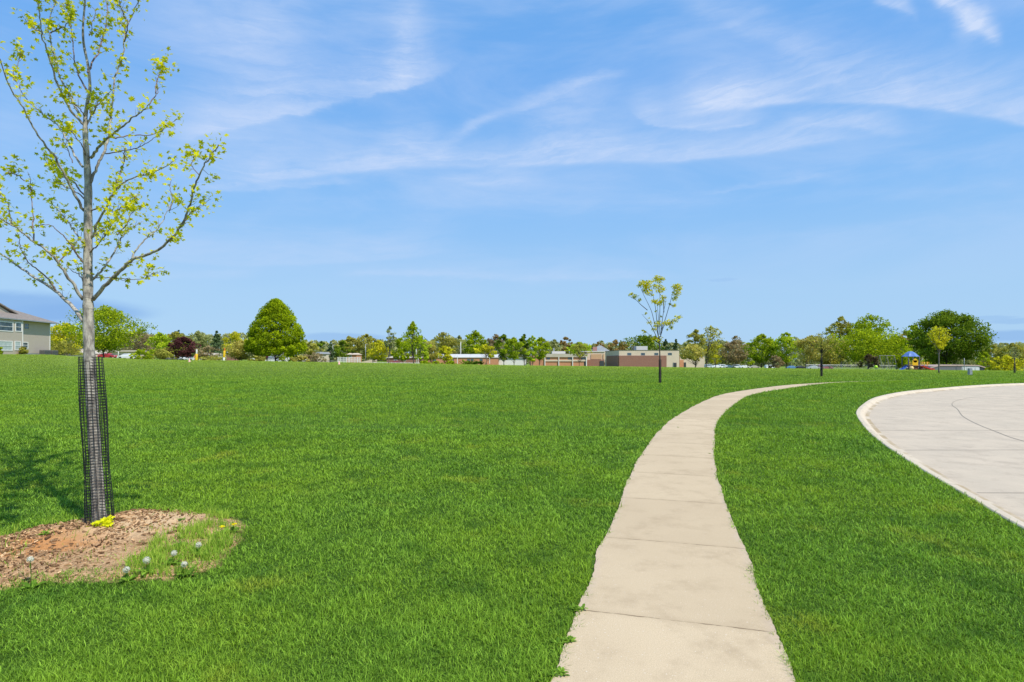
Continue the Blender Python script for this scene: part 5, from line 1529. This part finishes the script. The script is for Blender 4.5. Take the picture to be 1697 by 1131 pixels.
car('suv',1223,610.9,262,'white','white suv right of the trunk of the brown budding tree', -.1)
car('sedan',1234,611.0,256,'white','white sedan between the brown budding tree and the bright pair', .1)
car('sedan',1250,611.2,262,'tan','tan car at the left foot of the bright pair of trees')
car('suv',1276,611.6,258,'white','white car between the trunks of the bright pair of trees', .2)
car('sedan',1312,612.2,240,'blue','blue car right of the right trunk of the bright pair')
car('sedan',1326,612.3,240,'black','black car left of the olive brown spreading tree')
car('van',1368,613.0,205,'maroon','dark red van behind the chain link fence', .0)
car('sedan',1348,612.8,205,'silver','silver car behind the chain link fence left of the dark red van')

# ------------------------------------------------------------------ chain link fence
def chain_fence(label, x0, x1, base0, base1, d, h, name='chain_link_fence', cell=0.34, th=0.014, npost=10):
    R = empty(name, (wx(x0, d), d, wz(base0, d)), label, 'fence'); o_ = R.location
    P0 = Vector((0,0,0)); P1 = Vector((wx(x1,d)-o_.x, 0, wz(base1,d)-o_.z)); L = P1.x
    def at(x, z): return Vector((x, 0, P1.z*x/L + z))
    m1 = MB()
    m1.tube([at(0,h), at(L,h)], .04, 6); m1.tube([at(0,.06), at(L,.06)], .02, 5)
    m1.build('rail', M['galv'], R)
    for k in range(npost+1):
        m2 = MB(); m2.tube([at(L*k/npost,-.3), at(L*k/npost,h+.06)], .045, 6); m2.build('post', M['galv'], R)
    m3 = MB(); n = int(L/cell)
    for k in range(-int(h/cell), n):
        for s in (1,-1):
            xa, xb = k*cell, k*cell+h
            za, zb3 = (0,h) if s > 0 else (h,0)
            if xa < 0: 
                f_ = -xa/(xb-xa); za = za+(zb3-za)*f_; xa = 0
            if xb > L:
                f_ = (L-xa)/(xb-xa); zb3 = za+(zb3-za)*f_; xb = L
            if xb-xa < .05: continue
            m3.tube([at(xa,max(za,.06)), at(xb,max(zb3,.06))], th, 3, False)
    m3.build('wire_mesh', M['galv'], R)
    return R
chain_fence('low galvanised chain link fence running left of the swing set', 1336, 1484, 612.6, 613.8, 152, 1.25)
# white fence in front of the small brick house
def rail_fence(label, name, x0, x1, base, d, h, mt, n, rails=(.25,.6,.95), pick=True):
    R = empty(name, (wx(x0,d), d, wz(base,d)), label, 'fence'); o_ = R.location; L = wx(x1,d)-o_.x
    m = MB()
    for r_ in rails: m.box(0, L, -.03, .03, h*r_-.06, h*r_+.06)
    m.build('rail', M[mt], R)
    for k in range(n+1):
        p = MB(); x = L*k/n; p.box(x-.08, x+.08, -.09, .09, -.4, h+.08); p.build('post', M[mt], R)
    if pick:
        m = MB(); q_ = int(L/.42)
        for k in range(q_): m.box(L*k/q_+.1, L*k/q_+.25, -.055, -.032, 0, h*.97)
        m.build('pickets', M[mt], R)
rail_fence('white picket fence in front of the small brick house', 'white_fence', 560, 597, 600.8, 200, 1.75, 'white', 8)
rail_fence('low white wall like fence left of the dome shaped maple trunk', 'white_fence', 417, 452, 599.6, 200, 1.0, 'white', 6)
rail_fence('low pale fence strip running below the tall narrow tree', 'low_fence', 612, 700, 603.8, 205, .55, 'white', 12, (.5,.9), False)
rail_fence('thin dark rail fence in front of the cream houses right of the maple', 'dark_fence', 500, 560, 601.6, 215, .9, 'acgrey', 9, (.5,.95), False)
# pale concrete ramp
mb = MB(); d = 225; x0 = wx(592,d); x1 = wx(622,d); z0 = wz(602.2,d); z1 = wz(596.5,d)
mb.add([(x0,d,z0-.5),(x1,d,z0-.5),(x1,d,z1),(x1-1.2,d,z1+.1),(x0,d,z0+.1),(x0,d+3,z0-.5),(x1,d+3,z0-.5),(x1,d+3,z1),(x1-1.2,d+3,z1+.1),(x0,d+3,z0+.1)],
       [(0,1,2,3,4),(5,9,8,7,6),(4,3,8,9),(3,2,7,8),(1,6,7,2),(0,4,9,5)])
o = mb.build('concrete_ramp', M['tan']); tag(o, 'pale sloping concrete ramp beside the white picket fence', 'ramp')

# ------------------------------------------------------------------ yellow poles on the lawn
def pole(px, top, base, d, label, tilt=0.0, order='wy', group='yellow and white padded poles'):
    R = empty('padded_pole', (wx(px,d), d, wz(base,d)), label, 'pole', group); mpp = d/F; Hh = (base-top)*mpp; s = math.tan(tilt)
    if order == 'wy': segs = [('yellow_pad',-.3,Hh*.62,.30,'y'),('white_sleeve',Hh*.62,Hh,.17,'w')]
    else: segs = [('white_sleeve',-.3,Hh*.28,.24,'w'),('yellow_pad',Hh*.28,Hh*.80,.26,'y'),('red_tip',Hh*.80,Hh,.14,'r')]
    for nm, a, b, r, c_ in segs:
        m = MB(); m.lathe([(0,a),(r*.92,a),(r,a+.05),(r,b-.05),(r*.9,b),(0,b)], 14)
        m.v = [(x+s*z, y, z) for x,y,z in m.v]
        m.build(nm, {'y':paint('yellow_vinyl',(.80,.50,.01),.5),'w':paint('white_vinyl',(.8,.78,.72),.5),'r':paint('orange_tip',(.7,.16,.02),.5)}[c_], R, smooth=True)
pole(325.3, 579.5, 599.0, 128, 'yellow padded pole with white top just right of the purple plum tree', .04)
pole(370.8, 577.5, 598.6, 132, 'yellow pole with orange tip and white foot left of the big dome shaped maple', .07, 'wyr')
# small folded orange and white barrier next to the first pole
R = empty('barrier', (wx(320.5,127), 127, wz(598.8,127)), 'small leaning orange and white barrier beside the left yellow pole', 'barrier')
m = MB(); m.add([(-.35,-.1,0),(0.1,-.1,0),(.55,-.1,1.2),(.25,-.1,1.25),(-.35,.1,0),(.1,.1,0),(.55,.1,1.2),(.25,.1,1.25)], [(0,1,2,3),(4,7,6,5),(0,3,7,4),(1,5,6,2),(3,2,6,7),(0,4,5,1)]); m.build('panel', M['white'], R)
m = MB(); m.add([(.2,-.12,.75),(.5,-.12,.75),(.58,-.12,1.28),(.3,-.12,1.3)], [(0,1,2,3)]); m.build('orange_stripe', paint('orange_vinyl',(.75,.2,.03),.5), R)
def marker(px, py, d, label):
    R = empty('lawn_marker', (wx(px,d), d, wz(py,d)), label, 'marker', 'small pink markers standing on the far lawn')
    m = MB(); m.lathe([(0,0),(.22,.01),(.22,.05),(.12,.06),(.07,.42),(.03,.5),(0,.5)], 12); m.build('cone', paint('pink_vinyl',(.75,.42,.35),.6), R, smooth=True)
dm = depth_at(562, 604.5); marker(562, 604.5, dm, 'small pale pink marker on the far lawn below the white picket fence')
dm = depth_at(314, 600.3); marker(314, 600.3, dm, 'small pink marker on the far lawn below the left yellow pole')

# ------------------------------------------------------------------ person in dark red under the big maple
def person(px, base, d, label):
    O_ = (wx(px,d), d, wz(base,d))
    R = empty('person', O_, label, 'person', rz=0.4)
    def skin(name, V, E, Rr, mt, root_i=0):
        me = bpy.data.meshes.new(name); me.from_pydata(V, E, []); me.materials.append(mt)
        o = bpy.data.objects.new(name, me); COL.objects.link(o); o.parent = R
        md = o.modifiers.new('skin', 'SKIN'); 
        for i, r in enumerate(Rr): me.skin_vertices[0].data[i].radius = r if isinstance(r, tuple) else (r, r)
        me.skin_vertices[0].data[root_i].use_root = True
        o.modifiers.new('sub', 'SUBSURF').levels = 1; o.modifiers['sub'].render_levels = 1
        return o
    V = [(0,0,.95),(0,0,1.12),(0,0,1.38),(0,0,1.48),(0,-.01,1.56),(0,-.015,1.66),(0,-.01,1.74),
         (.10,0,.90),(.11,-.02,.50),(.11,.02,.09),(.11,-.14,.03),(-.10,0,.90),(-.12,.04,.50),(-.14,.10,.09),(-.14,-.05,.03),
         (.19,0,1.42),(.24,-.02,1.14),(.23,-.16,.92),(.22,-.22,.84),(-.19,0,1.42),(-.25,.02,1.14),(-.24,-.10,.90),(-.24,-.15,.82)]
    E = [(0,1),(1,2),(2,3),(3,4),(4,5),(5,6),(0,7),(7,8),(8,9),(9,10),(0,11),(11,12),(12,13),(13,14),(2,15),(15,16),(16,17),(17,18),(2,19),(19,20),(20,21),(21,22)]
    Rr = [.14,.13,.15,.06,.075,.095,.05,.09,.06,.042,.04,.09,.06,.042,.04,.06,.045,.035,.035,.06,.045,.035,.035]
    skin('body', V, E, Rr, surf('skin_tone', (.45,.28,.2), None, 5, .6))
    Vj = [(0,0,.90),(0,0,1.15),(0,0,1.40),(.19,0,1.42),(.245,-.02,1.14),(.235,-.13,.97),(-.19,0,1.42),(-.255,.02,1.14),(-.245,-.08,.95)]
    skin('jacket', Vj, [(0,1),(1,2),(2,3),(3,4),(4,5),(2,6),(6,7),(7,8)], [.175,.165,.175,.09,.07,.055,.09,.07,.055], surf('maroon_cloth', (.11,.015,.025), None, 5, .9), 1)
    Vt = [(0,0,.93),(.10,0,.86),(.11,-.02,.50),(.11,.02,.12),(-.10,0,.86),(-.12,.04,.50),(-.14,.10,.12)]
    skin('trousers', Vt, [(0,1),(1,2),(2,3),(0,4),(4,5),(5,6)], [.16,.105,.08,.065,.105,.08,.065], surf('dark_trousers', (.03,.03,.045), None, 5, .9))
    m = MB(); m.lathe([(0,.13),(.05,.12),(.10,.05),(.108,-.02),(.09,-.09),(0,-.10)], 12, (0,.02,1.71)); m.build('hair', surf('dark_hair', (.03,.02,.015), None, 5, .8), R, smooth=True)
person(442.5, 599.6, 150, 'person in a dark red jacket standing left of the trunk of the dome shaped maple')

# ------------------------------------------------------------------ playground and swings
dP = 116.0
BLUE = paint('blue_plastic', (.06,.13,.50), .35); BLUE2 = paint('canopy_blue', (.12,.21,.48), .45); YEL = paint('yellow_plastic', (.85,.45,.01), .4)
RED = paint('red_plastic', (.62,.05,.03), .35); NAVY = paint('navy_post', (.05,.04,.12), .5); BRN = paint('brown_panel', (.18,.07,.04), .6)
R = empty('play_tower', (wx(1509,dP), dP, wz(614,dP)), 'playground tower with blue dome canopy, yellow panel and blue and red slides', 'playground tower')
mp = dP/F
def X_(px): return (px-1509)*mp
def Z_(py): return (614-py)*mp
for px in (1500.2,1518.2):
    for y in (-.95,.95):
        m = MB(); m.tube([(X_(px),y,-.4),(X_(px),y,Z_(590.5))], .075, 8); m.build('post', NAVY, R, smooth=True)
for px in (1528,1532.5):
    for y in (-.7,.7):
        m = MB(); m.tube([(X_(px),y,-.4),(X_(px),y,Z_(600))], .06, 8); m.build('post', YEL, R, smooth=True)
# ribbed dome canopy
m = MB(); n = 8; prf = [(1.50,0),(1.22,.24),(.95,.56),(.66,.82),(.34,1.0),(.02,1.06)]
vs = []; fs = []
for i, (r, z) in enumerate(prf):
    for k in range(n*3):
        a = 2*math.pi*k/(n*3); rr4 = r*(0.93 if k % 3 else 1.04)
        vs.append((rr4*math.cos(a), rr4*math.sin(a), z))
for i in range(len(prf)-1):
    for k in range(n*3): fs.append((i*n*3+k, i*n*3+(k+1)%(n*3), (i+1)*n*3+(k+1)%(n*3), (i+1)*n*3+k))
m.add([(x+X_(1508.7), y, z+Z_(591.2)) for x,y,z in vs], fs); m.build('canopy', BLUE2, R, smooth=False)
m = MB(); m.box(X_(1499.5), X_(1519), -1.05, 1.05, Z_(606.4), Z_(605.4)); m.box(X_(1519), X_(1534), -.8, .8, Z_(607.6), Z_(606.8)); m.build('deck', BRN, R)
m = MB(); m.box(X_(1505.6), X_(1514.8), -1.16, -1.08, Z_(605.8), Z_(597.6)); 
m.lathe([(0,-.04),(.42,-.04),(.42,.04),(0,.04)], 16, (0,0,0)); q_ = 64
m.v[-q_:] = [(x+X_(1510.2), z-1.12, y+Z_(597.8)) for x,y,z in m.v[-q_:]]
m.build('yellow_panel', YEL, R)
for (a_, b_, mt_) in ((1500.5,1505,YEL),(1515.2,1518,NAVY),(1520,1526,YEL),(1529,1534,YEL)):
    m = MB()
    for k in range(5):
        xx = X_(a_)+(X_(b_)-X_(a_))*k/4; m.tube([(xx,-.98,Z_(606)),(xx,-.98,Z_(600.5))], .025, 5)
    m.tube([(X_(a_),-.98,Z_(600.5)),(X_(b_),-.98,Z_(600.5))], .035, 5); m.build('guard_rail', mt_, R)
m = MB(); m.box(X_(1503), X_(1517), -.8, -.7, Z_(612.5), Z_(606.6)); m.box(X_(1519.5), X_(1526), -.6, -.5, Z_(612.5), Z_(607.7)); m.build('lower_panel', BRN, R)
def slide(name, mt, pts, wdt):
    m = MB(); n = len(pts); vs = []; prof5 = [(-wdt/2,.22),(-wdt/2+.05,.22),(-wdt/2+.08,.02),(wdt/2-.08,.02),(wdt/2-.05,.22),(wdt/2,.22),(wdt/2,-.05),(-wdt/2,-.05)]
    for p in pts:
        for (a, b) in prof5: vs.append((p[0], p[1]+a, p[2]+b))
    fs = []
    for i in range(n-1):
        for k in range(8): fs.append((i*8+k, i*8+(k+1)%8, (i+1)*8+(k+1)%8, (i+1)*8+k))
    fs += [tuple(range(8)), tuple((n-1)*8+k for k in range(8))[::-1]]
    m.add(vs, fs); m.build(name, mt, R, smooth=False)
slide('blue_slide', BLUE, [(X_(1502.5),-.5,Z_(606)),(X_(1500),-.5,Z_(607)),(X_(1495),-.5,Z_(610.8)),(X_(1492),-.5,Z_(612.8)),(X_(1489.5),-.5,Z_(613.2))], .7)
slide('red_slide', RED, [(X_(1521),-1.1,Z_(607.5)),(X_(1524),-1.2,Z_(609)),(X_(1530),-1.4,Z_(611.6)),(X_(1535),-1.5,Z_(612.8)),(X_(1538),-1.5,Z_(613.2))], .8)
slide('blue_slide', BLUE, [(X_(1530),.2,Z_(607)),(X_(1534),.1,Z_(608.5)),(X_(1539),0,Z_(611.4)),(X_(1542.5),-.1,Z_(613)),(X_(1545),-.1,Z_(613.3))], .6)
m = MB(); m.lathe([(0,0),(.3,.05),(.45,.3),(.45,.5),(.3,.75),(0,.8)], 16, (X_(1505),-.9,.05)); m.build('yellow_drum', paint('cream_plastic',(.75,.55,.25),.5), R, smooth=True)

dS = 118.0
M['swing'] = surf('weathered_steel', (0.24,0.23,0.20), (0.18,0.17,0.15), 6, 0.6, metal=0.2)
R = empty('swing_set', (wx(1470,dS), dS, wz(613.4,dS)), 'grey metal swing set frame left of the playground tower', 'swing set')
mp2 = dS/F
def XS(px): return (px-1470)*mp2
hS = (613.4-589.6)*mp2
m = MB(); m.tube([(XS(1456.5),0,hS),(XS(1483),0,hS)], .05, 8); m.build('top_beam', M['swing'], R)
for px in (1457.8,1469.5,1482):
    for s in (-1,1):
        m = MB(); m.tube([(XS(px)+s*.12,s*1.25,-.3),(XS(px),0,hS)], .045, 8); m.build('leg', M['swing'], R)
for px in (1461.5,1465.5,1474,1478):
    m = MB()
    for s in (-.22,.22): m.tube([(XS(px)+s,0,hS),(XS(px)+s*.9,.02,.55)], .012, 4)
    ch = m.build('swing_chains', M['acgrey'], R)
    m = MB(); m.box(XS(px)-.24,XS(px)+.24,-.08,.1,.5,.54); m.build('swing_seat', M['black_plastic'], ch)
R = empty('spring_rider', (wx(1451.5,116), 116, wz(613.6,116)), 'tiny lime green spring rider at the foot of the swing set', 'spring rider')
m = MB(); m.lathe([(0,.35),(.28,.4),(.35,.6),(.28,.85),(.12,.95),(0,.97)], 12); m.build('seat', paint('lime_plastic',(.45,.70,.02),.4), R, smooth=True)
m = MB(); m.tube([(.12*math.cos(k*.8),.12*math.sin(k*.8),.36*k/24) for k in range(25)], .025, 5); m.build('spring', M['galv'], R)

# low grey shed behind the yellow young tree
dH = 128.0
R = bld('low_shed', 'long low grey shed with flat pinkish roof edge behind the golden young tree', 'shed', 1590, 615.5, dH)
o_ = R.location
pb(R,'wall',paint('shed_dark',(.16,.16,.17),.8),1542,1594,607.4,616,dH,8,below=1.5)
pb(R,'wall',paint('shed_light',(.52,.53,.55),.7),1594,1623.5,607.4,616,dH,8,below=1.5)
pb(R,'open_bay',M['dark'],1623.5,1631,608.4,616,dH,8,below=1.5)
mb = MB(); a,b,c_,e_ = wx(1556,dH)-o_.x, wx(1621,dH)-o_.x, wx(1632.5,dH)-o_.x, wx(1538,dH)-o_.x
zt, zl, zr_ = wz(605.2,dH)-o_.z, wz(610.5,dH)-o_.z, wz(608.6,dH)-o_.z
vs = []
for y in (-.12, 8.5):
    vs += [(e_,y,zl),(a,y,zt),(b,y,zt),(c_,y,zr_),(c_,y,zr_-.22),(b,y,zt-.26),(a,y,zt-.26),(e_,y,zl-.2)]
mb.add(vs, [tuple(range(8))[::-1], tuple(range(8,16))] + [(k,(k+1)%8,8+(k+1)%8,8+k) for k in range(8)])
mb.build('roof', paint('shed_roof',(.50,.36,.30),.8), R)
for k in range(4): pb(R,'door_panel',paint('shed_door',(.66,.66,.67),.6),1596+k*6.8,1601.8+k*6.8,609.4,615.8,dH,.06,-.07)
# utility pedestal by the road
dU = depth_at(1607.5, 622)
R = empty('utility_pedestal', (wx(1607.5,dU), dU, gz(wx(1607.5,dU),dU)), 'short grey utility pedestal standing in the grass beyond the road', 'utility box')
m = MB(); m.box(-.14,.14,-.12,.12,-.05,.62); m.box(-.12,.12,-.1,.1,.621,.66); m.build('casing', M['metal'], R)
m = MB(); m.box(-.11,.11,-.135,-.121,.08,.55); m.build('door', M['galv'], R)
m = MB(); m.box(.06,.09,-.15,-.136,.3,.36); m.build('latch', M['acgrey'], R)
# light poles and masts
def mast(px, top, base, d, label, r=.10, mt='galv', arm=0, name='light_pole', cat='light pole'):
    R = empty(name, (wx(px,d), d, wz(base,d)), label, cat); h_ = (base-top)*d/F
    m = MB(); m.tube([(0,0,-.5),(0,0,h_*.6),(0,0,h_)], [r*1.2,r,r*.8], 8); m.build('pole', M[mt], R, smooth=True)
    if arm:
        m = MB(); m.tube([(0,0,h_),(arm*.6,0,h_+.15),(arm,0,h_+.1)], r*.6, 6); a_ = m.build('arm', M[mt], R)
        m = MB(); m.box(arm-.3,arm+.3,-.15,.15,h_,h_+.14); m.build('lamp', M['roofgrey'], a_)
mast(196.2, 578.5, 594.8, 140, 'thin white pole in front of the long cream building', .11, 'white', name='white_pole', cat='pole')
mast(763.5, 567, 592, 270, 'white flag pole like mast rising above the white school roof', .16, 'white', name='mast', cat='mast')
mast(689.8, 576, 603, 250, 'white post beside the tall narrow pale green tree', .16, 'white', name='white_pole', cat='pole')
mast(605.8, 571, 602, 250, 'pale utility pole in front of the broad olive trees', .14, 'metal', .8)
mast(551.5, 572, 600, 245, 'pale utility pole left of the small brick house', .14, 'metal', .8)
mast(1598, 594, 614, 127, 'thin grey pole standing before the low grey shed', .06, 'metal', name='grey_pole', cat='pole')

# ------------------------------------------------------------------ dandelions and weeds round the bed
SEED = leaf_mat('seed_fluff', (.55,.52,.46), (.72,.69,.62), .5)
DY = leaf_mat('dandelion_yellow', (.75,.50,.01), (.95,.75,.02), .2)
def rosette(LVo, c0, n, size):
    for k in range(n):
        a = 2*math.pi*k/n + random.uniform(-.3,.3); d = Vector((math.cos(a), math.sin(a), random.uniform(.25,.9))).normalized()
        L = size*random.uniform(.6,1.1); s = Vector((-math.sin(a), math.cos(a), 0)); b = len(LVo.v); t = random.random()
        for (u_, w_, dz) in ((0,.12,0),(.35,.32,.0),(.7,.30,-.05),(1.0,.02,-.22)):
            p = c0 + d*(L*u_) + Vector((0,0,dz*L)); LVo.v += [tuple(p - s*(w_*L*.5)), tuple(p + s*(w_*L*.5))]
        for i in range(3): LVo.c.append(4); LVo.l += [b+2*i, b+2*i+1, b+2*i+3, b+2*i+2]; LVo.t.append(t)
def dandelion(px, py, kind, label, r=.022, stem=.085, dd=0.0):
    Y = 1520.0/(py-HY)*1.0
    # the head is seen at py: find the ground spot whose head projects there
    Y = (EYE-stem)*F/(py-HY); X = wx(px, Y); z0 = bed_z(X, Y)
    R = empty('dandelion', (X, Y, z0), label, 'dandelion', 'dandelions at the rim of the bare soil')
    lx = random.uniform(-.02,.02)
    m = MB(); m.tube([(0,0,-.01),(lx*.4,0,stem*.5),(lx,0,stem)], .0028, 5); m.build('stem', PAL['weed'], R)
    L_ = Leaves(); hc = Vector((lx,0,stem))
    if kind == 'puff':
        for k in range(150):
            d = rv(1).normalized(); L_.quad(hc + d*r*random.uniform(.75,1.05), .009, d, rv(1), random.random())
        for k in range(50):
            d = rv(1).normalized(); L_.quad(hc + d*r*.4, .012, d, rv(1), .3)
        L_.build('seed_head', SEED, R)
    else:
        for k in range(70):
            d = Vector((random.gauss(0,1),random.gauss(0,1),random.uniform(.1,1))).normalized(); L_.quad(hc + Vector((d.x*r,d.y*r,d.z*r*.4)), .014, Vector((0,0,1))+rv(.4), d, random.random())
        L_.build('flower_head', DY, R)
    L2 = Leaves(); rosette(L2, Vector((0,0,.0)), 9, .11); L2.build('leaves', PAL['weed'], R)
dandelion(212, 946, 'puff', 'white dandelion seed head leftmost of the group at the right rim of the bare soil', .024)
dandelion(245, 937, 'puff', 'white dandelion seed head second from the left of the group right of the bare soil', .026)
dandelion(284, 926, 'puff', 'white dandelion seed head third from the left of the group right of the bare soil', .022)
dandelion(309, 939, 'puff', 'white dandelion seed head lowest on the right of the group right of the bare soil', .022)
dandelion(331, 911, 'puff', 'white dandelion seed head highest and furthest right of the group by the bare soil', .024)
dandelion(52, 929, 'puff', 'lone faint dandelion seed head on the left part of the bare soil', .022, .2)
dandelion(386, 875, 'yellow', 'yellow dandelion flower, upper one of the two at the right tip of the bare soil', .018, .07)
dandelion(368, 881, 'yellow', 'yellow dandelion flower, lower one of the two at the right tip of the bare soil', .018, .07)
def weed(px, py, size, n, label, pal='weed'):
    Y = 1520.0/(py-HY); X = wx(px, Y); L_ = Leaves()
    for k in range(n): rosette(L_, Vector((random.gauss(0,size*.5), random.gauss(0,size*.5), .01)), random.choice((5,7,9)), size*random.uniform(.6,1.1))
    o = L_.build('broadleaf_weed', PAL[pal], None, loc=(X, Y, bed_z(X,Y) if X < 0 else 0.0)); tag(o, label, 'weed')
weed(957, 1012, .055, 4, 'leafy weed spilling over the left edge of the sidewalk')
weed(941, 1068, .05, 4, 'small dark weed at the left edge of the sidewalk near the bottom')
weed(925, 1120, .055, 4, 'leafy weed at the left edge of the sidewalk at the very bottom')
weed(75, 895, .05, 6, 'green weed growing in the bare soil left of the maple trunk')
weed(300, 915, .05, 9, 'dense green weeds among the dandelion seed heads')
weed(258, 935, .045, 8, 'low weeds at the foot of the leftmost dandelion seed heads')
weed(205, 880, .03, 3, 'tiny green weed in the bare soil right of the maple trunk')
weed(303, 868, .04, 4, 'small weed tuft on the sandy back part of the bare soil')
weed(380, 862, .045, 6, 'weed patch above the yellow dandelion flowers')
weed(1663, 882, .06, 4, 'pale weed in the grass beside the kerb at the right edge')
weed(1123, 709.5, .035, 3, 'tiny weed growing in a far joint of the sidewalk')
weed(1176, 753, .03, 3, 'tiny weed at the right end of a middle joint of the sidewalk')
weed(1010, 745, .05, 1, 'hidden weed') if False else None
